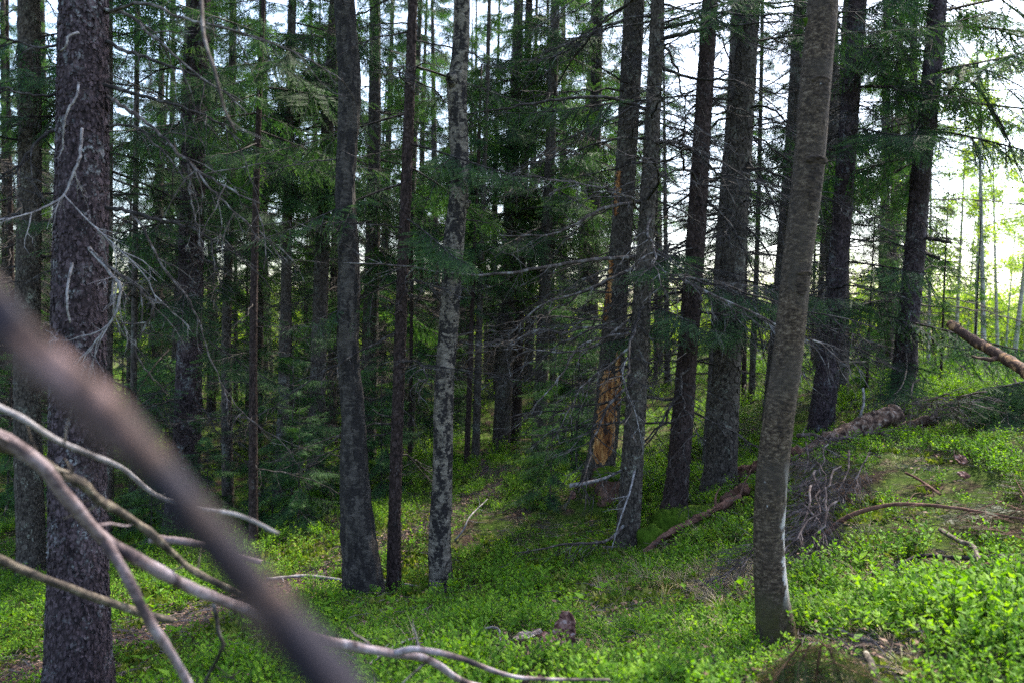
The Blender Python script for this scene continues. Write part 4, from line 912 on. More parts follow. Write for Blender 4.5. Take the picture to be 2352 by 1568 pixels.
# foreground branches: limbs of a dead spruce that stands out of the picture on the left
SNAG = np.array([-1.75, 1.2, gz(-1.75, 1.2)])
def snag_at(h): return SNAG + np.array([0.03 * h, 0.02 * h, h])
thing_tube('blurred_branch', 'thick dark bare branch slanting across close to the lens, strongly out of focus', 'branch',
           [snag_at(2.75),(-900,-150,.58),(-420,330,.48),(-120,600,.43),(20,745,.41),(230,930,.385),(400,1120,.365),(600,1370,.35),(780,1590,.335),(1200,2150,.31),(1900,3200,.27),np.array([0.75,-0.35,gz(0.75,-0.35)])], .0115, .0080, 'near_branch', rough=0.22, sides=20, n=140, twigs=9, tl=.10, seed=41, twr=.35)
thing_tube('dead_branch', 'long pale peeling dead branch forking across the lower left, in front of the thick spruce', 'branch',
           [gp(1240,1600,-.02),(1085,1572,2.75),(985,1515,2.6),(900,1500,2.5),(735,1465,2.35),(590,1410,2.25),(440,1350,2.1),(330,1290,2.0),(240,1238,1.95),(160,1150,1.88),(90,1065,1.83),(0,1005,1.78),(-160,960,1.7),(-400,930,1.6),snag_at(1.75)], .010, .019, 'pale_branch', rough=0.10, sides=14, n=110, seed=42, twigs=12, tl=.16, twr=.16,
           forks=[([(240,1240,1.95),(290,1320,1.93),(340,1420,1.95),(400,1510,2.0),(450,1600,2.05),(520,1720,2.2)], .014, .009), ([(905,1500,2.5),(960,1490,2.5),(1060,1512,2.55),(1150,1545,2.6),(1230,1558,2.65),(1400,1560,2.75)], .011, .004)])
thing_tube('dead_branch', 'crooked dead branch crusted with lichen, lying above the pale peeling one', 'branch',
           [(590,1385,2.5),(490,1335,2.4),(430,1300,2.35),(370,1245,2.25),(300,1190,2.2),(230,1150,2.12),(190,1110,2.08),(130,1080,2.02),(60,1040,1.98),(-100,1000,1.9),(-320,965,1.8),snag_at(1.6)], .008, .017, 'lichen_branch', twigs=26, tl=.10, rough=0.2, n=80, seed=43, twr=0.16)
thing_tube('dead_branch', 'smooth grey dead branch running from the left edge behind the blurred one', 'branch',
           [(640,1225,2.2),(540,1180,2.15),(375,1147,2.1),(280,1075,2.05),(200,1040,2.0),(120,1005,1.95),(60,965,1.9),(0,935,1.88),(-150,870,1.8),(-360,790,1.68),snag_at(1.95)], .005, .010, 'twig_pale', twigs=9, tl=.25, n=60, seed=44, twr=0.15)
thing_tube('dead_branch', 'lowest straight grey-green dead stick pointing at the trail from the left edge', 'branch',
           [(398,1424,2.6),(330,1408,2.55),(230,1375,2.45),(120,1335,2.35),(50,1308,2.3),(0,1283,2.25),(-150,1215,2.12),(-360,1120,1.9),snag_at(1.35)], .012, .013, 'lichen_branch', twigs=8, tl=.14, n=60, seed=45, twr=0.12)
snag = empty('dead_spruce', SNAG); tag(snag, 'bare dead spruce whose long leafless branches reach across the left foreground', 'tree')
zz = np.linspace(-.2, 4.2, 60); v, f = trunk_arr(np.stack([.03 * zz, .02 * zz, zz], 1), np.linspace(.06, .015, 60), 95, 16, .05, .3); g = Geo(); g.add(v, f); link('trunk', g.mesh('trunk', M['bark_grey'], True), snag)
for o in [x for x in COL.objects if x.type == 'EMPTY' and x.parent is None and x.name.split('.')[0] in ('blurred_branch', 'dead_branch') and x.get('category') == 'branch']:
    o.parent = snag; o.location = Vector(o.location) - Vector(SNAG); del o['category']; o.name = 'branch'
thing_tube('dead_branch', 'short reddish dead branch poking out behind the blurred one above the trail', 'branch',
           [(345,1236,2.6),(420,1243,2.6),(490,1258,2.65),(600,1290,2.7)], .014, .008, 'pale_branch', n=30, seed=46)
thing_tube('dead_branch', 'thin drooping grey twig hanging from above between the thick and dusky spruces', 'branch',
           [(470,-260,2.7),(462,-60,2.6),(464,30,2.55),(470,90,2.5),(495,170,2.45),(515,250,2.45),(541,306,2.45)], .008, .004, 'twig_dead', twigs=2, tl=.2, n=40, seed=47, twr=.3)
thing_tube('dead_branch', 'dark hanging twig with side shoots below the pale branch', 'branch',
           [(490,1385,2.4),(498,1420,2.4),(502,1450,2.4),(512,1480,2.4),(500,1510,2.45),(470,1570,2.5),(440,1660,2.6)], .006, .004, 'twig_dark', twigs=6, tl=.12, n=40, seed=48, twr=.4)
thing_tube('fallen_branch', 'white peeling stick lying on the bilberries left of the black birch', 'branch', [gp(612,1330,.05),gp(690,1322,.07),gp(740,1325,.07),gp(800,1334,.06)], .016, .012, 'twig_pale', twigs=3, tl=.15, seed=49, twr=.4)
thing_tube('fallen_branch', 'short grey stick on the ground between the black birch foot and the thin stem', 'branch', [gp(846,1328,.06),gp(880,1333,.05),gp(960,1345,.03)], .012, .008, 'twig_pale', seed=50)
thing_tube('fallen_branch', 'thin grey stick standing up from the bilberries right of the pale birch', 'branch', [gp(1045,1240,.0),gp(1065,1215,.1),gp(1080,1185,.18),gp(1120,1145,.2)], .009, .005, 'twig_pale', twigs=3, tl=.2, seed=51)
thing_tube('fallen_branch', 'forked grey dead branch lying under the pale branch at the bottom', 'branch', [gp(810,1560,.03),gp(880,1500,.08),gp(950,1465,.09),gp(1010,1478,.06)], .009, .005, 'twig_pale', twigs=7, tl=.2, seed=52)
thing_tube('fallen_branch', 'small pale forked twig in the bilberries left of the bark slabs', 'branch', [gp(1090,1450,.06),gp(1130,1440,.08),gp(1148,1450,.06),gp(1146,1490,.03)], .007, .005, 'twig_pale', twigs=2, tl=.1, seed=53)
# right slope
thing_tube('fallen_branch', 'long arching brown branch lying over the moss right of the bowed birch', 'branch', [gp(1880,1240,.02),gp(1940,1190,.1),gp(2010,1165,.14),gp(2080,1157,.15),gp(2190,1165,.14),gp(2310,1185,.1),gp(2420,1200,.06)], .019, .007, 'red_log', twigs=8, tl=.35, seed=54, twr=.4)
thing_tube('fallen_branch', 'dark kinked branch on the ground at the right edge', 'branch', [gp(1985,1325,.03),gp(2060,1300,.06),gp(2115,1276,.1),gp(2200,1280,.08),gp(2290,1278,.07),gp(2420,1270,.06)], .011, .015, 'twig_dark', twigs=4, tl=.15, seed=55, twr=.25)
thing_tube('fallen_branch', 'crooked flaky branch lying across the dark kinked one', 'branch', [gp(2160,1215,.1),gp(2200,1240,.14),gp(2235,1255,.15),gp(2248,1290,.14),gp(2240,1340,.04)], .014, .012, 'lichen_branch', twigs=10, tl=.08, rough=.15, seed=56, twr=.2)
thing_tube('fallen_branch', 'red-brown stick lying parallel below the dark kinked branch', 'branch', [gp(2245,1302,.05),gp(2300,1290,.06),gp(2420,1278,.06)], .013, .013, 'red_log', seed=57)
thing_tube('fallen_branch', 'pale curved stick ending in the bilberries on the slope', 'branch', [gp(1805,1318,.04),gp(1840,1300,.07),gp(1880,1290,.07),gp(1900,1295,.05)], .007, .006, 'twig_pale', seed=58)
thing_tube('fallen_branch', 'thin reddish stick in the moss below the flaking bark pieces', 'branch', [gp(2080,1085,.12),gp(2110,1100,.1),gp(2160,1135,.05)], .010, .010, 'red_log', twigs=2, tl=.15, seed=59)
thing_tube('fallen_branch', 'birch stick with white papery bark sticking out of the bottom of the slope', 'branch', [gp(1990,1500,.06),gp(2003,1530,.06),gp(2020,1590,.0)], .013, .015, 'lichen_branch', rough=.15, seed=60)
thing_tube('fallen_branch', 'upright pale bent stick standing before the rotten log', 'branch', [gp(1972,1000,-.05),(1975,960,8.6),(1984,925,8.6),(1982,890,8.6)], .022, .013, 'twig_pale', seed=61)
lg = thing_tube('fallen_log', 'rotten fallen log with flaking bark and hollow end on the slope crest', 'log', [(1800,1075,8.25),(1880,1028,8.4),(1960,988,8.55),(2062,948,8.7)], .085, .105, 'log', twigs=0, rough=.13, sides=24, n=50, seed=62)
thing_tube('fallen_log', 'red rotten trunk lying beside the foot of the stout rough spruce', 'log', [(1680,1100,8.5),(1735,1075,8.35),(1790,1050,8.2),(1840,1035,8.1)], .075, .07, 'red_log', rough=.22, sides=20, n=40, seed=63)
thing_tube('fallen_log', 'short broken log right of the rotten one', 'log', [gp(2068,985,.06),gp(2105,972,.1),gp(2150,962,.12)], .05, .06, 'log', twigs=3, tl=.3, rough=.15, sides=16, seed=64)
lean = thing_tube('fallen_log', 'thin log with torn orange bark leaning up over the crest at the right', 'log', [(2182,743,8.6),(2230,778,8.3),(2290,812,7.9),(2360,855,7.5),(2460,920,7.0),np.array([*at(2560,985,6.6)[:2],gz(*at(2560,985,6.6)[:2])])], .048, .062, 'peeled', twigs=1, tl=.3, rough=.05, sides=18, n=60, seed=65)
thing_tube('fallen_log', 'grey log end lying on the crest at the right edge', 'log', [gp(2330,965,.06),gp(2365,950,.1),gp(2440,925,.12)], .03, .05, 'log', rough=.12, seed=66)
for (u0, v0, u1, v1, lb) in [(1905,1010,2000,1018,'straight brown branch on top of the brush heap'), (1830,1000,1905,1012,'bent branch at the left end of the brush heap'), (1850,1035,1960,1025,'lower branch holding the hanging grey twigs of the brush heap'), (1960,1000,2060,1005,'thin branch curving before the rotten log'), (2150,960,2240,975,'pinkish twig lying along the slope crest')]:
    thing_tube('fallen_branch', lb, 'branch', [at(u0, v0, 8.0), at((u0+u1)/2, (v0+v1)/2 - 9, 7.9), at(u1, v1, 7.85)], .02, .010, 'brush', twigs=10, tl=.35, seed=u0, twr=.4)
# fans of dead grey twigs hanging from the brush heap
FAN = [mk('bough', dead_branch(r, 1.2, 30, 0, 0.12, 4, 0.010, True), M['brush']) for _ in range(3)]
rb = np.random.default_rng(8)
for k, (u, v, u2, v2, s) in enumerate([(1900,1020,1870,1130,.9),(1950,1030,1890,1150,.9),(1880,1060,1850,1180,1.0),(1930,1070,1840,1200,1.0),(1860,1110,1800,1230,.9),(1900,1120,1830,1240,.9),(1880,1180,1780,1280,.8),(1850,1010,1830,1100,.8),(2000,1040,1930,1110,.8),(1920,1150,1860,1260,.9),(1760,1215,1650,1300,.8),(1780,1240,1620,1310,.7),(1870,1080,1900,1190,.9),(1840,1150,1880,1250,.8)]):
    a, b = gp(u, v, .26), gp(u2, v2, .12); CLEAR.append((np.linspace(a, b, 8), np.full(8, .04))); o = link('dead_bough', FAN[k % 3], None, a, R=frame(unit(b - a), (rb.normal(0, .2), rb.normal(0, .2), 1)), s=s * rb.uniform(.8, 1.1))
    tag(o, 'fan of thin bare grey twigs in the brush heap behind the bowed birch', 'bough', 'grey twig fans of the brush heap')
for k, (u, v, u2, v2, s) in enumerate([(2400,1330,2250,1390,.8),(2420,1370,2260,1400,.8),(2300,1300,2200,1350,.6)]):
    a, b = gp(u, v, .12), gp(u2, v2, .03); o = link('dead_bough', FAN[k % 3], None, a, R=frame(unit(b - a)), s=s); tag(o, 'fan of bare twigs lying at the right edge below the sticks', 'bough', 'twig fans at the right edge')
for k, (u, v, u2, v2, s) in enumerate([(2110,870,2060,960,1.0),(2180,900,2120,950,.9),(2260,900,2180,950,1.0),(2030,880,2000,960,.9)]):
    a, b = gp(u, v, .5), gp(u2, v2, .2); o = link('dead_bough', FAN[k % 3], None, a, R=frame(unit(b - a)), s=s); tag(o, 'bare twig fan under the green boughs of the slope crest', 'bough', 'twig fans on the crest')
# cut green and drying spruce boughs on the ground
SPR2 = [spray(2, r, 6) for _ in range(4)]
DRY = [mk('spruce_bough', live_branch(2, r, 0.9, 8, SPR2, hang=0.08), [M['needle_dry'], M['red_log']]) for _ in range(3)]
for k, (u, v, u2, v2, s) in enumerate([(1840,1475,1760,1560,.62),(1860,1480,1810,1590,.66),(1885,1485,1880,1600,.66),(1905,1490,1950,1590,.6),(1880,1470,2000,1540,.5),(1830,1490,1745,1590,.5)]):
    a, b = gp(u, v, .26), gp(u2, v2, .04); CLEAR.append((np.linspace(a, b, 5), np.full(5, .07))); o = link('spruce_bough', DRY[k % 3], None, a, R=frame(unit(b - a), (rb.normal(0, .2), rb.normal(0, .2), 1)), s=s); tag(o, 'drying spruce bough lying at the foot of the bowed birch', 'bough', 'drying boughs at the birch foot')
for k, (u, v, u2, v2, s) in enumerate([(2330,1200,2180,1130,.7),(2360,1240,2250,1190,.7),(2300,1150,2180,1180,.6),(2390,1190,2290,1130,.7),(2130,1230,2050,1180,.5),(2360,1150,2330,1080,.6),(2110,1200,2090,1160,.4)]):
    a, b = gp(u, v, .13), gp(u2, v2, .16); o = link('spruce_bough', DRY[(k + 1) % 3], None, a, R=frame(unit(b - a)), s=s); tag(o, 'flattened green spruce bough on the slope under the arching branch', 'bough', 'green boughs on the slope')
for k, (u, v, u2, v2, s) in enumerate([(2300,905,2230,900,.8),(2340,890,2260,930,.8),(2380,900,2320,950,.9),(2330,870,2380,930,.8),(2290,880,2310,945,.7),(2400,870,2300,870,.9),(2260,890,2190,940,.7)]):
    a = at(u, v, 8.3); b = at(u2, v2, 7.6); o = link('spruce_bough', LIVE[k % 4], None, a, R=frame(unit(b - a)), s=s); tag(o, 'dark green bough of the fallen spruce top under the leaning log', 'bough', 'boughs of the fallen spruce top')

def blob(name, label, cat, c, sx, sy, sz, mat, seed, rot=0.0, rough=0.22, flat=False):
    n, m_ = 22, 34; V = []
    for i in range(n):
        ph = math.pi * i / (n - 1)
        for j in range(m_): V.append((math.sin(ph) * math.cos(2 * math.pi * j / m_), math.sin(ph) * math.sin(2 * math.pi * j / m_), math.cos(ph)))
    V = np.array(V); V = V * (1 + rough * vnoise(V * 1.8 + seed, seed) + rough * .4 * vnoise(V * 5 + seed, seed + 1))[:, None] * (sx, sy, sz); V = V @ rotz(rot).T
    F = []
    for i in range(n - 1):
        for j in range(m_):
            a, b = i * m_ + j, i * m_ + (j + 1) % m_; F += [(a, a + m_, b + m_), (a, b + m_, b)]
    g = Geo(); g.add(V, F); g2 = g.mesh(name, M[mat], True)
    CLEAR.append((np.array([c]), np.array([max(sx, sy) * 0.9])))
    o = link(name, g2, None, c); tag(o, label, cat); return o
# mossy hummocks and stump
c = gp(1545, 1225); blob('moss_hummock', 'rounded dark green moss cushion between the straight grey and the nearly black spruce', 'moss', c + (0, 0, .02), .2, .22, .2, 'moss', 3, .6)
c = gp(1600, 1205); blob('moss_hummock', 'long low moss ridge running up to the stout rough spruce', 'moss', c + (0, 0, .0), .32, .18, .17, 'moss', 5, .5)
c = gp(1500, 1255); blob('moss_hummock', 'small moss cushion hugging the foot of the straight grey spruce', 'moss', c + (0, 0, .02), .14, .16, .17, 'moss', 8)
thing_tube('root', 'red-brown rotten root climbing behind the moss ridge to the stout rough spruce', 'root', [gp(1478,1268,.05),gp(1530,1228,.1),gp(1590,1195,.13),gp(1650,1165,.12),gp(1700,1140,.1)], .022, .034, 'red_log', rough=.25, twigs=5, tl=.25, seed=70, twr=.3)
st = empty('tree_stump', gp(1395, 1128)); tag(st, 'low mossy rotten stump in front of the torn spruce', 'stump')
P = np.array([(0, 0, -.1), (0, 0, .05), (.01, 0, .16), (.015, 0, .24)]); v, f = trunk_arr(smooth_path(P, 20), np.linspace(.2, .155, 20), 91, 26, .16, .3); g = Geo(); g.add(v, f); link('stump_wood', g.mesh('stump_wood', M['red_log'], True), st)
o = blob('moss_cap', 'x', 'x', (0.02, -0.03, .2), .19, .18, .075, 'moss', 12); o.parent = st
for kk in ('label', 'category'): del o[kk]
thing_tube('fallen_branch', 'thick whitish broken branch resting on the mossy stump', 'branch', [(1308,1115,8.1),(1350,1108,8.1),(1390,1097,8.15),(1432,1078,8.3)], .022, .012, 'twig_pale', seed=71)
thing_tube('fallen_branch', 'jagged reddish wood fragment under the moss at the foot of the stout rough spruce', 'branch', [gp(1655,1150,.08),gp(1690,1130,.12),gp(1712,1120,.14)], .03, .05, 'red_log', rough=.25, seed=72)

def slab(name, label, cat, c, out, nrm, upv, thick, mat, curl=0.15, seed=1):
    rr = np.random.default_rng(seed); k = 22; ang_ = np.linspace(0, 2 * math.pi, k, endpoint=False); out = np.array(out, float)
    P = smooth_path(np.vstack([out, out[:1]]), k + 1)[:k] + rr.normal(0, 0.004, (k, 2)); cen = P.mean(0); rows = [P, cen + (P - cen) * .66, cen + (P - cen) * .33]; z = unit(nrm); y = unit(np.array(upv) - z * np.dot(upv, z)); x = np.cross(y, z)
    V = []; wmax = np.abs(P[:, 0] - cen[0]).max()
    for sgn in (1, -1):
        for q_ in rows + [cen[None]]:
            for a, b in q_: V.append(c + x * a + y * b + z * (sgn * thick / 2 + curl * wmax * ((a - cen[0]) / wmax) ** 2 + rr.normal(0, thick * .16)))
    h = 3 * k + 1; F = []
    for s_ in (0, 1):
        for ri in range(2):
            for j in range(k):
                a, b, c_, d = s_*h+ri*k+j, s_*h+ri*k+(j+1)%k, s_*h+(ri+1)*k+(j+1)%k, s_*h+(ri+1)*k+j; F += [(a, b, c_), (a, c_, d)]
        for j in range(k): F.append((s_*h+2*k+j, s_*h+2*k+(j+1)%k, s_*h+3*k))
    for j in range(k): a, b = j, (j + 1) % k; F += [(a, a + h, b + h), (a, b + h, b)]
    g = Geo(); g.add(np.array(V) - c, F); CLEAR.append((np.array([c, c + (0.04, 0, 0), c - (0.04, 0, 0)]), np.full(3, 0.09))); o = link(name, g.mesh(name, M[mat]), None, c); tag(o, label, cat); return o
c = gp(1305, 1500); pxm = np.linalg.norm(c - CAM) / FPX
sl = lambda pts: [(a * pxm, b * pxm * 0.9) for a, b in pts]
slab('bark_slab', 'reddish-brown bark slab standing upright in the moss', 'bark', c + (0, 0, 0.06), sl([(12,-8),(16,28),(6,62),(-14,70),(-26,52),(-34,28),(-24,2),(-4,-10)]), (-.2, -1, .25), (0, 0, 1), .012, 'slab', .15, 4)
c2 = gp(1275, 1508); slab('bark_slab', 'flat pinkish bark slab leaning against the upright one', 'bark', c2 + (0, -.03, 0.09), sl([(42,-22),(20,-2),(-18,22),(-30,18),(-22,-2),(10,-26)]), (-.3, -.7, .9), (0, .5, 1), .016, 'slab', .1, 5)
c3 = gp(1212, 1497); slab('wood_chip', 'pale splintered wood piece lying left of the bark slabs', 'wood', c3 + (0, 0, 0.08), sl([(30,4),(28,14),(-10,8),(-30,-4),(-28,-12),(8,-4)]), (-.1, -.7, .8), (0, .5, 1), .03, 'chip', .05, 6)
c4 = gp(2205, 1090); slab('bark_slab', 'purplish flaking bark piece on the mossy right slope', 'bark', c4 + (0, 0, 0.11), sl([(-16,26),(10,22),(22,-4),(8,-14),(-14,2)]), (-.2, -.8, .7), (0, .3, 1), .02, 'slab', .2, 7)
c5 = gp(2212, 1118); slab('bark_slab', 'smaller bark piece just below the purplish flaking one', 'bark', c5 + (0, 0, 0.09), sl([(-18,12),(8,14),(20,-6),(4,-14),(-14,-2)]), (.1, -.7, .8), (0, .3, 1), .015, 'slab', .2, 8)
c6 = gp(1315, 1160); slab('bark_slab', 'pinkish broken bark piece leaning below the mossy stump', 'bark', c6 + (0, 0, 0.11), sl([(-16,-20),(14,-16),(10,16),(-6,24)]), (-.2, -.9, .4), (0, 0, 1), .02, 'slab', .2, 9)

# ------------------------------------------------------------------ ground cover (nobody could count it)
def bilberry(r, n_stem, hgt, leaf=0.0105, per=9):
    g = Geo()
    for s in range(n_stem):
        a = r.uniform(0, 6.283); d = unit((math.cos(a) * 0.55, math.sin(a) * 0.55, 1)); P = [np.array([math.cos(a), math.sin(a), 0]) * r.uniform(0, 0.07)]; h = hgt * r.uniform(0.55, 1.1)
        for k in range(5): d = unit(d + r.normal(0, 0.22, 3) + (0, 0, 0.1)); P.append(P[-1] + d * h / 5)
        v, f = tube_arr(P, np.linspace(0.0016, 0.0009, 6), 3, False); g.add(v, f, 1)
        base_t = r.uniform(0.05, 0.9)
        for k in range(per):
            t = 0.42 + 0.58 * (k + r.random()) / per; p = np.array([np.interp(t, np.linspace(0, 1, 6), np.array(P)[:, i]) for i in range(3)])
            b = r.uniform(0, 6.283); x = unit((math.cos(b), math.sin(b), r.uniform(0.1, 1.1))); y = unit(np.cross(x, (0, 0, 1)) + r.normal(0, 0.25, 3)); z = np.cross(x, y)
            L = leaf * 2 * r.uniform(0.7, 1.25); W = L * 0.30; q_ = p + x * 0.006
            V = [q_, q_ + x * L * 0.42 + y * W + z * W * 0.4, q_ + x * L, q_ + x * L * 0.42 - y * W + z * W * 0.4, q_ + x * L * 0.5]
            g.add(V, [(0, 1, 4), (1, 2, 4), (0, 4, 3), (4, 2, 3)], 0, np.clip(base_t + r.uniform(-0.2, 0.2), 0, 1))
    return g.arr()
def grass_tuft(r, n, L):
    g = Geo()
    for k in range(n):
        a = r.uniform(0, 6.283); d = unit((math.cos(a) * 0.7, math.sin(a) * 0.7, 1)); p = np.array([math.cos(a), math.sin(a), 0]) * r.uniform(0, 0.04); l = L * r.uniform(0.5, 1.2); sd = unit(np.cross(d, (0, 0, 1))) * 0.0016; P = [p]
        for q_ in range(4): d = unit(d + (0.25 * math.cos(a), 0.25 * math.sin(a), -0.28)); P.append(P[-1] + d * l / 4)
        V = []
        for i, q_ in enumerate(P): wv = sd * (1 - i / 4.4); V += [q_ - wv, q_ + wv]
        F = []
        for i in range(4): F += [(2 * i, 2 * i + 1, 2 * i + 3), (2 * i, 2 * i + 3, 2 * i + 2)]
        g.add(V, F, 0, r.random())
    return g.arr()
def moss_tuft(r, n=46, rad_=0.07, h=0.035):
    g = Geo()
    for k in range(n):
        a = r.uniform(0, 6.283); q_ = math.sqrt(r.random()) * rad_; p = np.array([q_ * math.cos(a), q_ * math.sin(a), -0.01]); d = unit((math.cos(a) * q_ / rad_, math.sin(a) * q_ / rad_, 1) + r.normal(0, 0.35, 3))
        l = h * r.uniform(0.7, 1.4); y = unit(np.cross(d, r.normal(0, 1, 3))) * l * 0.26; e = p + d * l
        g.add([p, p + d * l * 0.5 + y, e, p + d * l * 0.5 - y], [(0, 1, 2), (0, 2, 3)], 0, r.random())
    return g.arr()
def litter_bits(r, n=14):
    g = Geo()
    for k in range(n):
        p = r.uniform(-0.14, 0.14, 3) * (1, 1, 0.0) + (0, 0, r.uniform(0.004, 0.02)); a = r.uniform(0, 6.283); d = np.array([math.cos(a), math.sin(a), r.uniform(-.15, .15)])
        if k % 3:
            l = r.uniform(0.04, 0.16); v, f = tube_arr([p - d * l / 2, p + r.normal(0, 0.006, 3), p + d * l / 2], [0.0012, 0.0016, 0.0008], 3, False); g.add(v, f, 1)
        else:
            s = r.uniform(0.008, 0.02); y = np.array([-d[1], d[0], r.uniform(-.4, .4)]); g.add([p - d * s, p + y * s * 0.6 + (0, 0, 0.004), p + d * s, p - y * s * 0.6 + (0, 0, 0.003)], [(0, 1, 2), (0, 2, 3)], 0, r.random())
    return g.arr()
def broad_leaf(r):
    g = Geo()
    for k in range(3):
        a = r.uniform(0, 6.283); x = unit((math.cos(a), math.sin(a), r.uniform(0.2, 0.9))); y = unit(np.cross(x, (0, 0, 1))); L = r.uniform(0.04, 0.075); b = np.array([0, 0, r.uniform(0.05, 0.1)])
        g.add([b, b + x * L * .35 + y * L * .3 + (0, 0, .008), b + x * L, b + x * L * .35 - y * L * .3 + (0, 0, .008), b + x * L * .45], [(0, 1, 4), (1, 2, 4), (0, 4, 3), (4, 2, 3)], 0, r.uniform(.4, .9))
        v, f = tube_arr([(0, 0, 0), b], .0012, 3, False); g.add(v, f, 1)
    return g.arr()

def scatter(name, label, cat, meshes, X, Y, S, r, tilt=0.15, sink=0.0):
    src = bpy.data.collections.new(name + '_source')
    for i, me in enumerate(meshes):
        src.objects.link(bpy.data.objects.new('%s_piece' % name, me))
    n = len(X); Z = ground(X, Y) - sink
    me = bpy.data.meshes.new(name); me.vertices.add(n); me.vertices.foreach_set('co', np.stack([X, Y, Z], 1).astype(np.float32).ravel())
    for nm, typ, val in (('rot', 'FLOAT_VECTOR', np.stack([r.normal(0, tilt, n), r.normal(0, tilt, n), r.uniform(0, 6.283, n)], 1)), ('scl', 'FLOAT', S), ('idx', 'INT', r.integers(0, len(meshes), n))):
        a = me.attributes.new(nm, typ, 'POINT')
        a.data.foreach_set('vector' if typ == 'FLOAT_VECTOR' else 'value', np.asarray(val, np.int32 if typ == 'INT' else np.float32).ravel())
    o = link(name, me, kind='stuff'); o['label'] = label; o['category'] = cat
    ng = bpy.data.node_groups.new(name, 'GeometryNodeTree'); ng.interface.new_socket('Geometry', in_out='INPUT', socket_type='NodeSocketGeometry'); ng.interface.new_socket('Geometry', in_out='OUTPUT', socket_type='NodeSocketGeometry')
    gi = ng.nodes.new('NodeGroupInput'); gout = ng.nodes.new('NodeGroupOutput'); ip = ng.nodes.new('GeometryNodeInstanceOnPoints'); ci = ng.nodes.new('GeometryNodeCollectionInfo')
    ci.inputs['Collection'].default_value = src; ci.inputs['Separate Children'].default_value = True; ci.inputs['Reset Children'].default_value = True
    ip.inputs['Pick Instance'].default_value = True
    def na_(nm, typ): x = ng.nodes.new('GeometryNodeInputNamedAttribute'); x.data_type = typ; x.inputs['Name'].default_value = nm; return x.outputs['Attribute']
    ng.links.new(gi.outputs[0], ip.inputs['Points']); ng.links.new(ci.outputs[0], ip.inputs['Instance'])
    ng.links.new(na_('idx', 'INT'), ip.inputs['Instance Index']); ng.links.new(na_('rot', 'FLOAT_VECTOR'), ip.inputs['Rotation']); ng.links.new(na_('scl', 'FLOAT'), ip.inputs['Scale'])
    ng.links.new(ip.outputs[0], gout.inputs[0]); md = o.modifiers.new('scatter', 'NODES'); md.node_group = ng
    return o

r = np.random.default_rng(21)
BRUSH_C = on_ground(1880, 1130); TALL = on_ground(2180, 1440)
def candidates(n, d0, d1, half=44):
    """random ground points inside the sector the lens looks into, even per square metre"""
    d = np.sqrt(r.uniform(d0 * d0, d1 * d1, n)); a = np.radians(r.uniform(-half, half, n)); return d * np.sin(a), d * np.cos(a)
def keep(X, Y, bias, pathr=0.24, freq=0.75, seed=9, gap=0.07):
    P = np.stack([X, Y, 0 * X], 1); nz = vnoise(P * freq, seed) + 0.6 * vnoise(P * freq * 3, seed + 1)
    p = 1 / (1 + np.exp(-(nz + bias) * 5)); k = r.random(len(X)) < p
    k &= path_dist(X, Y) > pathr * r.uniform(0.5, 1.3, len(X)) * np.interp(np.hypot(X, Y), (6.5, 8.5), (1.0, 0.45))
    for key, (root, base, pos, radius, D, _) in TREES.items():
        k &= np.hypot(X - base[0], Y - base[1]) > radius(0.05) * 1.15
    for Pc, Rc in CLEAR:
        if Pc[0, 1] < 0.5: continue
        zg = ground(Pc[:, 0], Pc[:, 1], False)
        for p_, r_, z_ in zip(Pc, Rc, zg):
            if p_[2] - z_ > 0.4 or p_[1] < 1: continue
            e = unit((-p_[0], -p_[1], 0)); c = p_ + e * (r_ + gap)      # the side that faces the path
            k &= (np.hypot(X - p_[0], Y - p_[1]) > r_ + gap) & (np.hypot(X - c[0], Y - c[1]) > gap * 1.15 + r_ * 0.5)
    return k
bx, by = BRUSH_C[0], BRUSH_C[1]
def brushmask(X, Y): return np.exp(-(((X - bx) / 0.5) ** 2 + ((Y - by) / 1.0) ** 2))
BIL = [mk('bilberry', bilberry(r, 4, 0.13, 0.0115, 8), [M['bilberry'], M['stem']]) for _ in range(5)] + [mk('bilberry', bilberry(r, 6, 0.18, 0.0125, 10), [M['bilberry'], M['stem']]) for _ in range(3)]
Xs, Ys, Ss = [], [], []
for n, d0, d1, s0, s1 in ((6200, 1.6, 5.0, 0.65, 1.1), (17000, 5.0, 13, 0.65, 1.15), (8000, 13, 27, 1.1, 2.0), (3000, 27, 45, 2.0, 4.0)):
    X, Y = candidates(n, d0, d1); k = keep(X, Y, 0.22, freq=1.5) & (r.random(n) > 0.85 * brushmask(X, Y)); X, Y = X[k], Y[k]; Xs.append(X); Ys.append(Y)
    P = np.stack([X, Y, 0 * X], 1); Ss.append(r.uniform(s0, s1, len(X)) * (1 + 0.3 * vnoise(P * 1.4, 31)) * (1 + 0.55 * np.exp(-((X - TALL[0]) ** 2 + (Y - TALL[1]) ** 2) / 0.6)))
scatter('bilberry_bushes', 'low bright green bilberry bushes covering the forest floor', 'bilberry', BIL, np.concatenate(Xs), np.concatenate(Ys), np.concatenate(Ss), r)
GR = [mk('grass', grass_tuft(r, 16, 0.15), M['grass']) for _ in range(4)]
Xs, Ys = zip(*[candidates(n, a, b) for n, a, b in ((2200, 1.6, 5), (4200, 5, 14))]); X, Y = np.concatenate(Xs), np.concatenate(Ys); k = keep(X, Y, -0.15, 0.2, 0.9, 14); X, Y = X[k], Y[k]
scatter('forest_grass', 'thin green and straw grass blades between the bilberries', 'grass', GR, X, Y, r.uniform(0.6, 1.4, len(X)), r)
SW = [mk('straw', grass_tuft(r, 34, 0.16), M['straw']) for _ in range(3)]
Xs, Ys = [], []
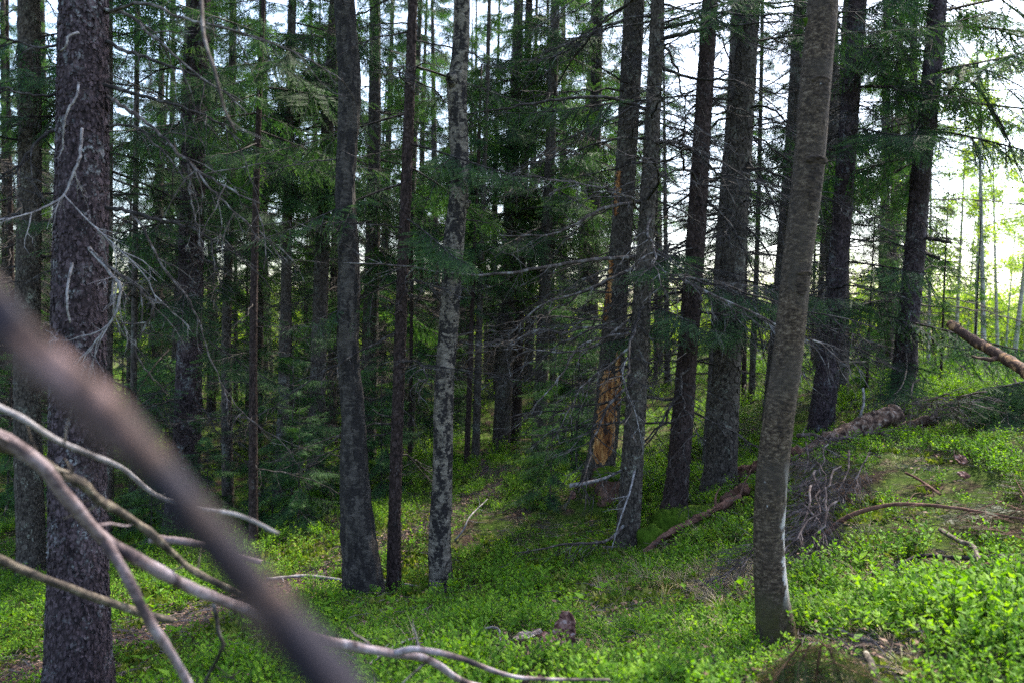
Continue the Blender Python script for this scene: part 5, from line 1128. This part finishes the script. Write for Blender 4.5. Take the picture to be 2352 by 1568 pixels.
for u, v, sx, n in ((1420, 1345, 0.25, 40), (1660, 1330, 0.22, 50), (1590, 1500, 0.3, 30), (1300, 1480, 0.5, 50), (2020, 1420, 0.5, 60), (1500, 1290, 0.25, 30), (1900, 1450, 0.6, 40), (2150, 1330, 0.5, 40), (1750, 1400, 0.4, 30)):
    c = on_ground(u, v); Xs.append(r.normal(c[0], sx, n)); Ys.append(r.normal(c[1], sx, n))
X, Y = np.concatenate(Xs), np.concatenate(Ys)
scatter('dry_grass', 'patches of dry straw-coloured grass', 'grass', SW, X, Y, r.uniform(0.6, 1.3, len(X)), r, 0.35)
MS = [mk('moss', moss_tuft(r), M['moss_tuft']) for _ in range(4)]
Xs, Ys = zip(*[candidates(n, a, b) for n, a, b in ((4200, 1.6, 5), (9000, 5, 12))]); X, Y = np.concatenate(Xs), np.concatenate(Ys); k = keep(X, Y, 0.15, 0.25, 0.6, 17); X, Y = X[k], Y[k]
scatter('feather_moss', 'yellow-green feather moss between the bilberries', 'moss', MS, X, Y, r.uniform(0.8, 1.8, len(X)), r, 0.1)
LT = [mk('litter', litter_bits(r), [M['litter'], M['brush']]) for _ in range(5)]
Xs, Ys = zip(*[candidates(n, a, b) for n, a, b in ((1800, 1.6, 5), (3600, 5, 13))]); X, Y = np.concatenate(Xs), np.concatenate(Ys)
t = r.integers(0, len(PATH), 900); X = np.r_[X, PATH[t, 0] + r.normal(0, 0.16, 900)]; Y = np.r_[Y, PATH[t, 1] + r.normal(0, 0.16, 900)]
scatter('forest_litter', 'small twigs, needles and dead leaves strewn on the ground', 'litter', LT, X, Y, r.uniform(0.7, 1.6, len(X)), r, 0.1)
BL = [mk('lily', broad_leaf(r), [M['bilberry'], M['stem']]) for _ in range(3)]
X, Y = candidates(500, 2.0, 6.5); k = keep(X, Y, -0.3, 0.2, 1.2, 23); X, Y = X[k], Y[k]
scatter('broadleaf_herbs', 'scattered small broad-leaved herbs in the bilberry carpet', 'herb', BL, X, Y, r.uniform(0.7, 1.3, len(X)), r, 0.1)
